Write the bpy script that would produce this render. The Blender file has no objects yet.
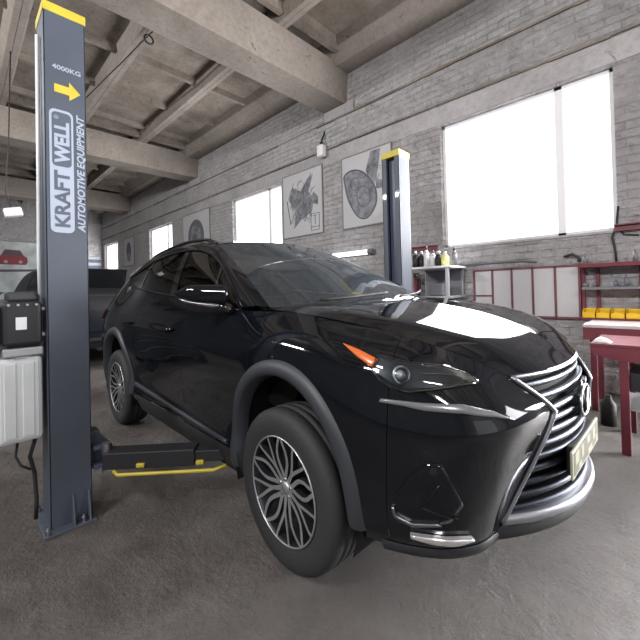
import bpy, bmesh, math, random
import numpy as np
from mathutils import Vector, Matrix
random.seed(7)
C = bpy.context.scene.collection
PI = math.pi

# ------------------------------------------------------------ materials
def new_mat(name):
    m = bpy.data.materials.new(name); m.use_nodes = True
    nt = m.node_tree; b = nt.nodes['Principled BSDF']
    return m, nt, b
def setin(b, k, v):
    if k in b.inputs: b.inputs[k].default_value = v
def pbr(name, col, rough=.5, metal=0., coat=0., spec=.5, bump=0., bscale=40., var=0., vscale=6., emit=None, estr=0.):
    m, nt, b = new_mat(name)
    setin(b, 'Base Color', (*col, 1)); setin(b, 'Roughness', rough); setin(b, 'Metallic', metal)
    setin(b, 'Coat Weight', coat); setin(b, 'Coat Roughness', .04); setin(b, 'Specular IOR Level', spec)
    if emit: setin(b, 'Emission Color', (*emit, 1)); setin(b, 'Emission Strength', estr)
    tc = nt.nodes.new('ShaderNodeTexCoord')
    if var > 0:
        n = nt.nodes.new('ShaderNodeTexNoise'); n.inputs['Scale'].default_value = vscale; n.inputs['Detail'].default_value = 6
        nt.links.new(tc.outputs['Object'], n.inputs['Vector'])
        r = nt.nodes.new('ShaderNodeValToRGB')
        r.color_ramp.elements[0].position = .3; r.color_ramp.elements[1].position = .7
        r.color_ramp.elements[0].color = (*[max(0, c*(1-var)) for c in col], 1)
        r.color_ramp.elements[1].color = (*[min(1, c*(1+var)) for c in col], 1)
        nt.links.new(n.outputs['Fac'], r.inputs['Fac']); nt.links.new(r.outputs['Color'], b.inputs['Base Color'])
    if bump > 0:
        n = nt.nodes.new('ShaderNodeTexNoise'); n.inputs['Scale'].default_value = bscale; n.inputs['Detail'].default_value = 4
        nt.links.new(tc.outputs['Object'], n.inputs['Vector'])
        bp = nt.nodes.new('ShaderNodeBump'); bp.inputs['Strength'].default_value = bump; bp.inputs['Distance'].default_value = .01
        nt.links.new(n.outputs['Fac'], bp.inputs['Height']); nt.links.new(bp.outputs['Normal'], b.inputs['Normal'])
    return m
def emis(name, col, s):
    m = bpy.data.materials.new(name); m.use_nodes = True; nt = m.node_tree; nt.nodes.clear()
    o = nt.nodes.new('ShaderNodeOutputMaterial'); e = nt.nodes.new('ShaderNodeEmission')
    e.inputs[0].default_value = (*col, 1); e.inputs[1].default_value = s; nt.links.new(e.outputs[0], o.inputs[0]); return m
def glass_mat(name, tint, rough=.02, ior=1.5, haze=0.):
    m = bpy.data.materials.new(name); m.use_nodes = True; nt = m.node_tree; nt.nodes.clear()
    o = nt.nodes.new('ShaderNodeOutputMaterial'); t = nt.nodes.new('ShaderNodeBsdfTransparent'); t.inputs[0].default_value = (*tint, 1)
    g = nt.nodes.new('ShaderNodeBsdfGlossy'); g.inputs['Roughness'].default_value = rough
    f = nt.nodes.new('ShaderNodeFresnel'); f.inputs[0].default_value = ior
    x = nt.nodes.new('ShaderNodeMixShader'); nt.links.new(f.outputs[0], x.inputs[0]); nt.links.new(t.outputs[0], x.inputs[1]); nt.links.new(g.outputs[0], x.inputs[2])
    d = nt.nodes.new('ShaderNodeBsdfDiffuse'); d.inputs[0].default_value = (.46, .55, .63, 1); y = nt.nodes.new('ShaderNodeMixShader'); y.inputs[0].default_value = haze  # pale diffuse haze mixed in to brighten the glass, in place of reflections
    nt.links.new(x.outputs[0], y.inputs[1]); nt.links.new(d.outputs[0], y.inputs[2])
    nt.links.new(y.outputs[0], o.inputs[0]); return m

def ramp(nt, src, stops):
    r = nt.nodes.new('ShaderNodeValToRGB'); e = r.color_ramp.elements
    while len(e) > 1: e.remove(e[-1])
    e[0].position = stops[0][0]; e[0].color = (*stops[0][1], 1)
    for p, c in stops[1:]:
        k = e.new(p); k.color = (*c, 1)
    nt.links.new(src, r.inputs['Fac']); return r.outputs['Color']
def noise(nt, vec, scale, detail=6, rough=.55, dist=0.):
    n = nt.nodes.new('ShaderNodeTexNoise'); n.inputs['Scale'].default_value = scale
    n.inputs['Detail'].default_value = detail; n.inputs['Roughness'].default_value = rough; n.inputs['Distortion'].default_value = dist
    nt.links.new(vec, n.inputs['Vector']); return n.outputs['Fac']
def mix(nt, fac, a, b, mode='MIX'):
    x = nt.nodes.new('ShaderNodeMix'); x.data_type = 'RGBA'; x.blend_type = mode
    for i, v in ((0, fac), (6, a), (7, b)):
        if isinstance(v, (int, float)): x.inputs[i].default_value = v
        elif isinstance(v, tuple): x.inputs[i].default_value = (*v, 1)
        else: nt.links.new(v, x.inputs[i])
    return x.outputs[2]
def mathn(nt, op, a, b=0.):
    x = nt.nodes.new('ShaderNodeMath'); x.operation = op
    for i, v in ((0, a), (1, b)):
        if isinstance(v, (int, float)): x.inputs[i].default_value = v
        else: nt.links.new(v, x.inputs[i])
    return x.outputs[0]
def bumpn(nt, b, h, strength, dist=.02):
    bp = nt.nodes.new('ShaderNodeBump'); bp.inputs['Strength'].default_value = strength; bp.inputs['Distance'].default_value = dist
    nt.links.new(h, bp.inputs['Height']); nt.links.new(bp.outputs['Normal'], b.inputs['Normal'])

def brick_wall(name, axis='xz'):
    m, nt, b = new_mat(name)
    tc = nt.nodes.new('ShaderNodeTexCoord'); sp = nt.nodes.new('ShaderNodeSeparateXYZ'); cb = nt.nodes.new('ShaderNodeCombineXYZ')
    nt.links.new(tc.outputs['Object'], sp.inputs[0])
    nt.links.new(sp.outputs['X' if axis == 'xz' else 'Y'], cb.inputs[0]); nt.links.new(sp.outputs['Z'], cb.inputs[1])
    # a little wobble so courses are not perfect
    nz = nt.nodes.new('ShaderNodeTexNoise'); nz.inputs['Scale'].default_value = 1.3; nz.inputs['Detail'].default_value = 3
    nt.links.new(tc.outputs['Object'], nz.inputs['Vector'])
    vm = nt.nodes.new('ShaderNodeVectorMath'); vm.operation = 'MULTIPLY_ADD'; vm.inputs[1].default_value = (.10, .10, 0)
    nt.links.new(nz.outputs['Color'], vm.inputs[0]); nt.links.new(cb.outputs[0], vm.inputs[2])
    br = nt.nodes.new('ShaderNodeTexBrick'); nt.links.new(vm.outputs[0], br.inputs['Vector'])
    br.inputs['Scale'].default_value = 1.; br.inputs['Brick Width'].default_value = .29; br.inputs['Row Height'].default_value = .098
    br.inputs['Mortar Size'].default_value = .010; br.inputs['Mortar Smooth'].default_value = .4; br.inputs['Bias'].default_value = 0
    br.inputs['Color1'].default_value = (.68, .66, .67, 1); br.inputs['Color2'].default_value = (.76, .745, .755, 1); br.inputs['Mortar'].default_value = (.56, .545, .55, 1)
    big = noise(nt, tc.outputs['Object'], .7, 8, .65); fine = noise(nt, tc.outputs['Object'], 9, 8, .7)
    wash = ramp(nt, big, [(.35, (.62, .60, .605)), (.5, (.74, .72, .73)), (.65, (.82, .80, .815))])
    pm = ramp(nt, noise(nt, tc.outputs['Object'], 1.7, 6, .7), [(.38, (.1, .1, .1)), (.56, (.92, .92, .92))])   # where plaster hides brick
    c1 = mix(nt, pm, br.outputs['Color'], wash)
    c2 = mix(nt, .8, c1, ramp(nt, fine, [(.3, (.60, .59, .58)), (.48, (.95, .94, .94)), (.75, (1.08, 1.08, 1.08))]), 'MULTIPLY')
    # dark chips and cracks
    ch = noise(nt, tc.outputs['Object'], 4.2, 10, .75, 1.5)
    c3 = mix(nt, ramp(nt, ch, [(.315, (.9, .9, .9)), (.355, (0, 0, 0))]), c2, (.22, .20, .195))
    nt.links.new(c3, b.inputs['Base Color']); setin(b, 'Roughness', .92); setin(b, 'Specular IOR Level', .15)
    inv = mathn(nt, 'MULTIPLY', br.outputs['Fac'], -1.0)
    keep = nt.nodes.new('ShaderNodeRGBToBW'); nt.links.new(pm, keep.inputs[0])
    k2 = mathn(nt, 'SUBTRACT', 1.15, keep.outputs[0])
    h = mathn(nt, 'ADD', mathn(nt, 'MULTIPLY', inv, k2), mathn(nt, 'MULTIPLY', fine, 1.1))
    h = mathn(nt, 'ADD', h, mathn(nt, 'MULTIPLY', ch, 2.6))
    bumpn(nt, b, h, 1., .07)
    return m
def concrete(name, lo, mid, hi, bs=.5, scale=1.2, streak=True, rough=.9):
    m, nt, b = new_mat(name)
    tc = nt.nodes.new('ShaderNodeTexCoord'); v = tc.outputs['Object']
    a = noise(nt, v, scale, 9, .65, .3); f = noise(nt, v, 14, 8, .7)
    c = ramp(nt, a, [(.3, lo), (.5, mid), (.68, hi)])
    c = mix(nt, .7, c, ramp(nt, f, [(.3, (.7, .68, .66)), (.55, (1, 1, 1)), (.8, (1.1, 1.1, 1.1))]), 'MULTIPLY')
    s = noise(nt, v, 3.1, 8, .75, 2.)
    c = mix(nt, ramp(nt, s, [(.33, (.85, .85, .85)), (.40, (0, 0, 0))]), c, tuple(x*.45 for x in lo))
    nt.links.new(c, b.inputs['Base Color']); setin(b, 'Roughness', rough); setin(b, 'Specular IOR Level', .2)
    bumpn(nt, b, mathn(nt, 'ADD', f, mathn(nt, 'MULTIPLY', s, 1.5)), bs, .02)
    return m
def floor_mat():
    m, nt, b = new_mat('floor_dirty_concrete')
    tc = nt.nodes.new('ShaderNodeTexCoord'); v = tc.outputs['Object']
    a = noise(nt, v, .55, 9, .62, .2); f = noise(nt, v, 6, 12, .75, .0); g = noise(nt, v, 45, 8, .75)
    c = ramp(nt, a, [(.30, (.060, .050, .043)), (.46, (.100, .086, .076)), (.60, (.165, .148, .136)), (.75, (.27, .25, .24))])
    c = mix(nt, .85, c, ramp(nt, f, [(.28, (.5, .47, .44)), (.5, (.95, .94, .93)), (.72, (1.3, 1.3, 1.3))]), 'MULTIPLY')
    c = mix(nt, .6, c, ramp(nt, g, [(.3, (.72, .70, .68)), (.5, (1, 1, 1)), (.75, (1.25, 1.25, 1.25))]), 'MULTIPLY')
    nt.links.new(c, b.inputs['Base Color'])
    r = nt.nodes.new('ShaderNodeMapRange'); nt.links.new(f, r.inputs[0]); r.inputs[1].default_value = .3; r.inputs[2].default_value = .7
    r.inputs[3].default_value = .34; r.inputs[4].default_value = .62; nt.links.new(r.outputs[0], b.inputs['Roughness'])
    setin(b, 'Specular IOR Level', .55)
    bumpn(nt, b, mathn(nt, 'ADD', mathn(nt, 'MULTIPLY', f, 2.2), mathn(nt, 'MULTIPLY', g, .6)), .9, .035)
    return m

M = {}
M['paint'] = pbr('black_car_paint', (.0040, .0050, .0072), .42, 0, 1., .0)
M['gloss'] = pbr('gloss_black_plastic', (.008, .008, .009), .10, 0, .6)
M['clad'] = pbr('grey_cladding', (.028, .031, .037), .5)
M['matt'] = pbr('matt_black_plastic', (.012, .012, .013), .6)
M['dark'] = pbr('very_dark', (.006, .006, .007), .8, spec=.2)
M['lipmat'] = pbr('lower_bumper_plastic', (.022, .024, .028), .5)
M['chrome'] = pbr('satin_chrome', (.33, .34, .37), .34, 1.)
M['dchrome'] = pbr('dark_chrome', (.042, .047, .062), .42, 1.)
M['tyre'] = pbr('tyre_rubber', (.022, .022, .024), .72, bump=.25, bscale=70)
M['rim'] = pbr('machined_alloy', (.55, .56, .58), .38, .85)
M['rimdark'] = pbr('dark_alloy', (.03, .032, .036), .4, .6)
M['disc'] = pbr('brake_disc_steel', (.16, .15, .15), .4, 1.)
M['lampglass'] = glass_mat('headlamp_glass', (.75, .78, .80), .02)
M['lampdark'] = pbr('lamp_housing', (.04, .043, .048), .3)
M['amber'] = pbr('amber_reflector', (.62, .13, .02), .25, 0, .8, emit=None)
M['secondpaint'] = pbr('dull_dark_paint', (.012, .013, .016), .45, spec=.3)
M['taillens'] = pbr('tail_lens', (.06, .012, .014), .2, 0, .8)
M['lens'] = pbr('projector_lens', (.42, .45, .5), .06, .7, 1.)
M['drl'] = pbr('clear_lamp_strip', (.16, .165, .175), .25, .2, .6)
M['foglamp'] = pbr('fog_lamp_reflector', (.9, .9, .9), .15, .8)
M['wsglass'] = glass_mat('windscreen_glass', (.47, .51, .55), .015, 1.75, .06)
M['sideglass'] = glass_mat('privacy_glass', (.022, .025, .026), .02, 1.45)
M['seat'] = pbr('seat_leather', (.03, .031, .034), .5)
M['plate'] = pbr('plate_white', (.34, .335, .24), .4)
M['plated'] = pbr('plate_dark', (.07, .07, .05), .4)
M['platem'] = pbr('plate_pale_blocks', (.27, .27, .17), .4)
M['post'] = pbr('lift_blue_grey', (.058, .069, .093), .5, 0, .1, var=.10, vscale=3)
M['post_dark'] = pbr('lift_inner_dark', (.05, .058, .095), .4)
M['yellow'] = pbr('lift_yellow', (.48, .39, .04), .45, var=.12, vscale=9)
M['decal'] = pbr('decal_pale_blue', (.31, .35, .43), .55)
M['sidepale'] = pbr('pale_blue_side', (.065, .075, .10), .6)
M['decald'] = pbr('decal_dark', (.075, .09, .12), .4)
M['white'] = pbr('white_plastic', (.66, .69, .70), .4, var=.08, vscale=5)
M['black'] = pbr('black_painted', (.013, .013, .016), .55)
M['steel'] = pbr('bare_steel', (.45, .46, .48), .35, 1.)
M['galv'] = pbr('galvanised', (.42, .43, .44), .45, .6)
M['red'] = pbr('red_paint', (.135, .020, .032), .6, var=.15, vscale=5)
M['redrail'] = pbr('dull_red_paint', (.15, .045, .055), .6, var=.2, vscale=7)
M['binyel'] = pbr('bin_yellow', (.78, .50, .01), .45)
M['greyshelf'] = pbr('shelf_grey', (.16, .16, .18), .5)
M['benchtop'] = pbr('bench_top', (.52, .45, .45), .6, var=.15, vscale=8)
M['poster'] = pbr('poster_paper', (.50, .50, .51), .75, var=.05, vscale=2)
M['ink'] = pbr('poster_ink', (.13, .135, .15), .8)
M['inkmid'] = pbr('poster_ink_mid', (.21, .215, .235), .8, var=.5, vscale=7)
M['frame'] = pbr('poster_frame', (.20, .19, .19), .6)
M['winframe'] = pbr('white_enamel', (.80, .80, .80), .5)
def translucent(name):
    m, nt, b = new_mat(name); setin(b, 'Base Color', (.85, .85, .86, 1)); setin(b, 'Roughness', .5)
    t = nt.nodes.new('ShaderNodeBsdfTranslucent'); t.inputs[0].default_value = (.8, .8, .82, 1); x = nt.nodes.new('ShaderNodeMixShader'); x.inputs[0].default_value = .12
    nt.links.new(b.outputs[0], x.inputs[1]); nt.links.new(t.outputs[0], x.inputs[2]); nt.links.new(x.outputs[0], nt.nodes['Material Output'].inputs[0]); return m
M['winpvc'] = translucent('window_frame_pvc')
M['panel'] = pbr('panel_pale', (.50, .49, .50), .6, var=.05, vscale=2)
M['cable'] = pbr('cable_black', (.02, .02, .02), .6)
M['pane'] = emis('daylit_pane', (1., .985, 1.), 3.2)
M['tube'] = emis('lamp_tube', (1., 1., 1.), 2.2)
M['banner'] = pbr('banner_pale', (.55, .59, .59), .7, var=.3, vscale=1.5)
M['bannerred'] = pbr('banner_red', (.26, .045, .055), .6)
M['bannerdk'] = pbr('banner_dark', (.10, .08, .10), .6)
M['bluestripe'] = pbr('door_blue', (.07, .085, .12), .5); M['doorpale'] = pbr('door_pale', (.34, .36, .40), .5)
M['brick'] = brick_wall('whitewashed_brick_x', 'xz')
M['bricky'] = brick_wall('whitewashed_brick_y', 'yz')
M['lintel'] = concrete('lintel_concrete', (.35, .335, .335), (.42, .405, .41), (.49, .47, .48), .6)
M['ceil'] = concrete('ceiling_concrete', (.12, .100, .082), (.235, .203, .172), (.33, .295, .26), .5, .9)
M['beam'] = concrete('beam_concrete', (.22, .193, .166), (.285, .252, .222), (.34, .305, .275), .35, .8)
M['floor'] = floor_mat(); M['leftwall'] = concrete('left_wall_dark_plaster', (.10, .10, .10), (.14, .14, .14), (.18, .18, .18))
M['bottle_w'] = pbr('bottle_white', (.75, .74, .75), .4); M['bottle_y'] = pbr('bottle_yellow', (.62, .62, .22), .4)

# ------------------------------------------------------------ object helpers
def link(name, me, mat=None, parent=None, smooth=False):
    o = bpy.data.objects.new(name, me); C.objects.link(o)
    if mat is not None:
        if isinstance(mat, (list, tuple)):
            for m in mat: me.materials.append(m)
        else: me.materials.append(mat)
    if smooth:
        for p in me.polygons: p.use_smooth = True
    if parent: o.parent = parent
    return o
def tag(o, label=None, cat=None, group=None, kind=None):
    if label: o['label'] = label
    if cat: o['category'] = cat
    if group: o['group'] = group
    if kind: o['kind'] = kind
    return o
def thing(name, label, cat, loc=(0, 0, 0), rz=0, group=None):
    o = bpy.data.objects.new(name, None); C.objects.link(o); o.location = loc; o.rotation_euler = (0, 0, rz)
    o.empty_display_size = .1
    return tag(o, label, cat, group)
class MB:
    def __init__(s): s.bm = bmesh.new()
    def box(s, c, d, rot=None, bev=0., mi=0):
        t = bmesh.new(); bmesh.ops.create_cube(t, size=1)
        bmesh.ops.scale(t, vec=d, verts=t.verts)
        if bev > 0: bmesh.ops.bevel(t, geom=list(t.edges), offset=bev, segments=2, affect='EDGES', profile=.5)
        mt = Matrix.Translation(c) @ (rot.to_4x4() if rot is not None else Matrix.Identity(4))
        bmesh.ops.transform(t, matrix=mt, verts=t.verts); s._add(t, mi); return s
    def b2(s, p0, p1, bev=0., mi=0):
        c = [(a+b)/2 for a, b in zip(p0, p1)]; d = [abs(b-a) for a, b in zip(p0, p1)]
        return s.box(c, d, None, bev, mi)
    def _add(s, t, mi=0):
        me = bpy.data.meshes.new('tmp')
        for f in t.faces: f.material_index = mi
        t.to_mesh(me); t.free(); s.bm.from_mesh(me); bpy.data.meshes.remove(me)
    def cyl(s, a, b, r, r2=None, n=20, mi=0, cap=True):
        a = Vector(a); b = Vector(b); d = b-a; t = bmesh.new()
        bmesh.ops.create_cone(t, segments=n, radius1=r, radius2=r if r2 is None else r2, depth=d.length, cap_ends=cap)
        q = d.to_track_quat('Z', 'Y'); bmesh.ops.transform(t, matrix=Matrix.Translation((a+b)/2) @ q.to_matrix().to_4x4(), verts=t.verts)
        s._add(t, mi); return s
    def sph(s, c, r, sc=(1, 1, 1), n=20, mi=0):
        t = bmesh.new(); bmesh.ops.create_uvsphere(t, u_segments=n, v_segments=n//2+2, radius=r)
        bmesh.ops.transform(t, matrix=Matrix.Translation(c) @ Matrix.Diagonal((*sc, 1)), verts=t.verts); s._add(t, mi); return s
    def tube(s, pts, r, n=8, mi=0, closed=False):
        pts = [Vector(p) for p in pts]; rings = []; N = len(pts); up = None
        for i, p in enumerate(pts):
            if closed: d = pts[(i+1) % N]-pts[i-1]
            else: d = (pts[min(i+1, N-1)]-pts[max(i-1, 0)])
            d.normalize()
            if up is None: up = d.orthogonal().normalized()
            up = (up-d*up.dot(d)); up = up.normalized() if up.length > 1e-6 else d.orthogonal().normalized()
            w = d.cross(up); rr = r[i] if isinstance(r, (list, tuple)) else r
            rings.append([s.bm.verts.new(p+(up*math.cos(2*PI*k/n)+w*math.sin(2*PI*k/n))*rr) for k in range(n)])
        for i in range(N if closed else N-1):
            A = rings[i]; B = rings[(i+1) % N]
            for k in range(n):
                f = s.bm.faces.new((A[k], A[(k+1) % n], B[(k+1) % n], B[k])); f.material_index = mi; f.smooth = True
        if not closed:
            for R_, fl in ((rings[0], 1), (rings[-1], 0)):
                f = s.bm.faces.new(R_[::-1] if fl else R_); f.material_index = mi
        return s
    def prism(s, poly, ax, a0, a1, mi=0):
        # poly 2-D list in the two other axes, extruded along ax between a0 and a1
        def P(u, v, w): return {0: (w, u, v), 1: (u, w, v), 2: (u, v, w)}[ax]
        A = [s.bm.verts.new(P(u, v, a0)) for u, v in poly]; B = [s.bm.verts.new(P(u, v, a1)) for u, v in poly]
        n = len(poly); fs = [s.bm.faces.new(A), s.bm.faces.new(B[::-1])]
        for i in range(n): fs.append(s.bm.faces.new((A[i], B[i], B[(i+1) % n], A[(i+1) % n])))
        for f in fs: f.material_index = mi
        return s
    def grid(s, P, mi=0, keep=None, wrap=False):
        R_, Q = len(P), len(P[0]); V = {}
        def g(i, j):
            if (i, j) not in V: V[(i, j)] = s.bm.verts.new(P[i][j])
            return V[(i, j)]
        for i in range(R_-1):
            for j in range(Q if wrap else Q-1):
                j2 = (j+1) % Q
                if keep is not None and not keep[i][j]: continue
                try:
                    f = s.bm.faces.new((g(i, j), g(i, j2), g(i+1, j2), g(i+1, j))); f.material_index = mi; f.smooth = True
                except ValueError: pass
        return s
    def build(s, name, mat, parent=None, smooth=False, norm=True):
        if norm: bmesh.ops.recalc_face_normals(s.bm, faces=s.bm.faces)
        me = bpy.data.meshes.new(name); s.bm.to_mesh(me); s.bm.free()
        return link(name, me, mat, parent, smooth)
def struct(o): o['kind'] = 'structure'; return o
def arc(n, f): return [f(i/(n-1)) for i in range(n)]
def copy_tree(o, parent=None):
    c = o.copy(); C.objects.link(c); c.parent = parent
    for ch in [x for x in bpy.data.objects if x.parent == o]: copy_tree(ch, c)
    return c

# ------------------------------------------------------------ the room
X0, X1, Y0, Y1, ZC = -20.9, 8.0, -6.0, 5.3235, 5.75
WX0, SP, WW, WZ0, WZ1 = -2.5284, 6.0, 2.10, 1.8834, 3.7939
T = .4
wins = [(WX0+SP*k, WX0+SP*k+WW) for k in (1, 0, -1, -2, -3)]
struct(MB().b2((X0-.4, Y0-.4, -.2), (X1+.4, Y1+.4, 0)).build('floor', M['floor']))
def wall_with_holes(name, y0, y1, mat):
    m = MB(); xs = [X0-.4]
    for a, b in sorted(wins): xs += [a, b]
    xs.append(X1+.4)
    m.b2((X0-.4, y0, 0), (X1+.4, y1, WZ0)); m.b2((X0-.4, y0, WZ1), (X1+.4, y1, ZC))
    for i in range(0, len(xs), 2): m.b2((xs[i], y0, WZ0), (xs[i+1], y1, WZ1))
    return struct(m.build(name, mat))
wall_with_holes('wall_right', Y1, Y1+T, M['brick'])
struct(MB().b2((X0-.4, Y0-T, 0), (X1+.4, Y0, ZC)).build('wall_left', M['leftwall']))
struct(MB().b2((X0-.4, Y0, 0), (X0, Y1, ZC)).build('wall_back', M['bricky']))
struct(MB().b2((X1, Y0, 0), (X1+.4, Y1, ZC)).build('wall_front', M['bricky']))
n = 0
for side, yin in (('r', Y1),):
    sg = 1 if side == 'r' else -1
    for (a, b) in wins:
        n += 1
        yc = yin+sg*.12
        f = MB()
        for p0, p1 in (((a, yc-.03, WZ0), (a+.045, yc+.03, WZ1)), ((b-.045, yc-.03, WZ0), (b, yc+.03, WZ1)), ((a, yc-.03, WZ1-.045), (b, yc+.03, WZ1)), ((a, yc-.03, WZ0), (b, yc+.03, WZ0+.045)),
                       ((a+WW*.715, yc-.03, WZ0), (a+WW*.715+.09, yc+.03, WZ1))):
            f.b2(p0, p1, .004)
        fo = struct(f.build('window_%d' % n, M['winpvc']))
        p = MB().b2((a+.02, yc+sg*.055, WZ0+.02), (b-.02, yc+sg*.065, WZ1-.02)).build('pane', M['pane'], fo)
        MB().b2((a-.02, min(yin-sg*.02, yin+sg*.1), WZ0-.03), (b+.02, max(yin-sg*.02, yin+sg*.1), WZ0), .004).build('window_sill', M['lintel'], fo)
# lintel band above the windows and plaster ledges
tr = 0
def trim(m, mat):
    global tr; tr += 1
    return struct(m.build('trim_%d' % tr, mat))
m = MB()
m.b2((X0, Y1-.008, WZ1+.012), (X1, Y1+.02, WZ1+.30), .004)
trim(m, M['lintel'])
def ledge(z, x0, x1, d, h, mat, seed):
    rd = random.Random(seed); m = MB(); x = x0
    while x < x1:
        L = rd.uniform(.5, 1.6); m.b2((x, Y1-d*rd.uniform(.6, 1.2), z+rd.uniform(-.015, .015)), (min(x+L, x1), Y1+.01, z+h*rd.uniform(.7, 1.2)), .003); x += L
    return trim(m, mat)
ledge(4.10, X0, X1, .035, .035, M['ceil'], 3)
ledge(4.66, X0, X1, .03, .03, M['ceil'], 5)
# columns at the wall under each beam
BX = [-4.4-6.05*k for k in range(-1, 3)]
for bx in BX:
    trim(MB().b2((bx-.55, Y1-.05, 4.66), (bx+.20, Y1+.02, 4.86), .01), M['lintel'])
    m = MB(); prof = [(bx-.55, 4.85), (bx, 4.85), (bx+.06, 5.5), (bx-.61, 5.5)]
    m.prism(prof, 1, Y0, Y1); trim(m, M['beam'])
# ribbed slabs: plate, long ribs with a dark joint, cross ribs
struct(MB().b2((X0-.4, Y0-.4, ZC), (X1+.4, Y1+.4, ZC+.2)).build('ceiling', M['ceil']))
ys = [5.18-1.49*k for k in range(9)]
m = MB(); m2 = MB()
for y in ys:
    for s_, e in ((-1, 0), (1, 0)):
        if y < Y0+.1: continue
        a = y+s_*.003; b = y+s_*.085
        prof = [(a, 5.5), (b, 5.5), (b+s_*.07, ZC), (a, ZC)]
        if y > 5 and s_ > 0: continue
        m.prism(prof, 0, X0, X1)
trim(m, M['beam'])
m = MB(); bmids = BX
for k in range(0, 21):
    x = X1-.85-1.42*k
    if any(bx-.7 < x < bx+.15 for bx in BX): continue
    m.prism([(x-.045, 5.65), (x+.045, 5.65), (x+.10, ZC), (x-.10, ZC)], 1, Y0, 5.18)
trim(m, M['ceil'])
# end ribs next to the beams
m = MB()
for bx in BX:
    for a, b in ((bx-.80, bx-.70), (bx+.14, bx+.24)): m.b2((a, Y0, 5.56), (b, 5.0, ZC))
trim(m, M['ceil'])
trim(MB().prism([(4.72, ZC), (4.98, 5.42), (Y1, 5.42), (Y1, ZC)], 0, X0, X1), M['beam'])

# striped sectional door in the back wall
d = MB()
for k in range(21): d.b2((X0, 3.6, .155*k), (X0+.05, 5.25, .155*k+.147), .004, mi=(1 if k % 2 else 0))
struct(d.build('door_1', [M['doorpale'], M['bluestripe']]))

d = MB()  # added side door out of view, its pane glowing to brighten the room
for p0, p1 in (((1.15, Y1-.05, 0), (1.22, Y1+.01, 2.45)), ((3.18, Y1-.05, 0), (3.25, Y1+.01, 2.45)), ((1.15, Y1-.05, 2.40), (3.25, Y1+.01, 2.47))): d.b2(p0, p1, .004)
do = struct(d.build('added_side_door', M['winframe'])); MB().b2((1.22, Y1-.03, .02), (3.18, Y1-.01, 2.40)).build('pane', M['pane'], do)

# ------------------------------------------------------------ car
def crm(n, t):
    """Catmull-Rom basis matrix: samples x n control points"""
    t = np.asarray(t, float); B = np.zeros((len(t), n))
    for a, x in enumerate(t):
        i = int(min(max(math.floor(x), 0), n-2)); f = x-i
        w = [(-f+2*f*f-f**3)/2, (2-5*f*f+3*f**3)/2, (f+4*f*f-3*f**3)/2, (-f*f+f**3)/2]
        for k, ww in zip((i-1, i, i+1, i+2), w):
            if k < 0: B[a, 0] += 2*ww; B[a, 1] -= ww
            elif k > n-1: B[a, n-1] += 2*ww; B[a, n-2] -= ww
            else: B[a, k] += ww
    return B
class Surf:
    def __init__(s, ctrl): s.c = np.array(ctrl, float); s.R, s.Q = s.c.shape[:2]
    def ev(s, us, vs):
        return np.einsum('vr,rqk,uq->vuk', crm(s.R, vs), s.c, crm(s.Q, us))
    def pt(s, u, v): return s.ev([u], [v])[0, 0]
    def nrm(s, u, v):
        e = .02; a = s.pt(u+e, v)-s.pt(u-e, v); b = s.pt(u, v+e)-s.pt(u, v-e); n_ = np.cross(a, b); n_ /= (np.linalg.norm(n_)+1e-9)
        if n_ @ (s.pt(u, v)-np.array([-1.3, 0, .8])) < 0: n_ = -n_
        return n_
    def inv(s, p):
        if not hasattr(s, 'G'):
            s.gu = np.linspace(0, s.Q-1, (s.Q-1)*16+1); s.gv = np.linspace(0, s.R-1, (s.R-1)*10+1); s.G = s.ev(s.gu, s.gv)
        d = ((s.G-np.array(p))**2).sum(2); i, j = np.unravel_index(d.argmin(), d.shape); u, v = s.gu[j], s.gv[i]
        st = .05
        for _ in range(5):
            us = np.clip(np.linspace(u-st, u+st, 9), 0, s.Q-1); vs = np.clip(np.linspace(v-st, v+st, 9), 0, s.R-1)
            d = ((s.ev(us, vs)-np.array(p))**2).sum(2); i, j = np.unravel_index(d.argmin(), d.shape); u, v = us[j], vs[i]; st /= 4
        return u, v
def side(P, sgn):
    Q = np.array(P, float); Q[..., 1] = -abs(Q[..., 1]) if sgn < 0 else abs(Q[..., 1]); return Q
def orient(o, centre=(-1.3, 0, .7)):
    me = o.data; tot = 0; c = Vector(centre)
    for p in me.polygons: tot += p.normal.dot(p.center-c)*p.area
    if tot < 0: me.flip_normals()
    return o
def patch(name, P, mat, parent, sgn, keep=None):
    o = MB().grid([[tuple(q) for q in r] for r in side(P, sgn)], keep=keep).build(name, mat, parent, True, norm=False)
    return orient(o)
def resample(pts, n):
    pts = np.array(pts, float); d = np.r_[0, np.cumsum(np.linalg.norm(np.diff(pts, axis=0), axis=1))]
    t = np.linspace(0, d[-1], n); return np.stack([np.interp(t, d, pts[:, k]) for k in range(pts.shape[1])], 1)
def strip(S, A, B, off, n=24, m=6, bulge=0.):
    """points ruled between curves A and B (3-D guides, Y positive) laid on the surface S, lifted by off"""
    a = resample([S.inv(p) for p in A], n); b = resample([S.inv(p) for p in B], n); out = []
    for k in range(m+1):
        w = k/m; row = []
        for i in range(n):
            u, v = a[i]*(1-w)+b[i]*w
            row.append(S.pt(u, v)+S.nrm(u, v)*(off+bulge*4*w*(1-w)))
        out.append(row)
    return np.array(out)
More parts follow.
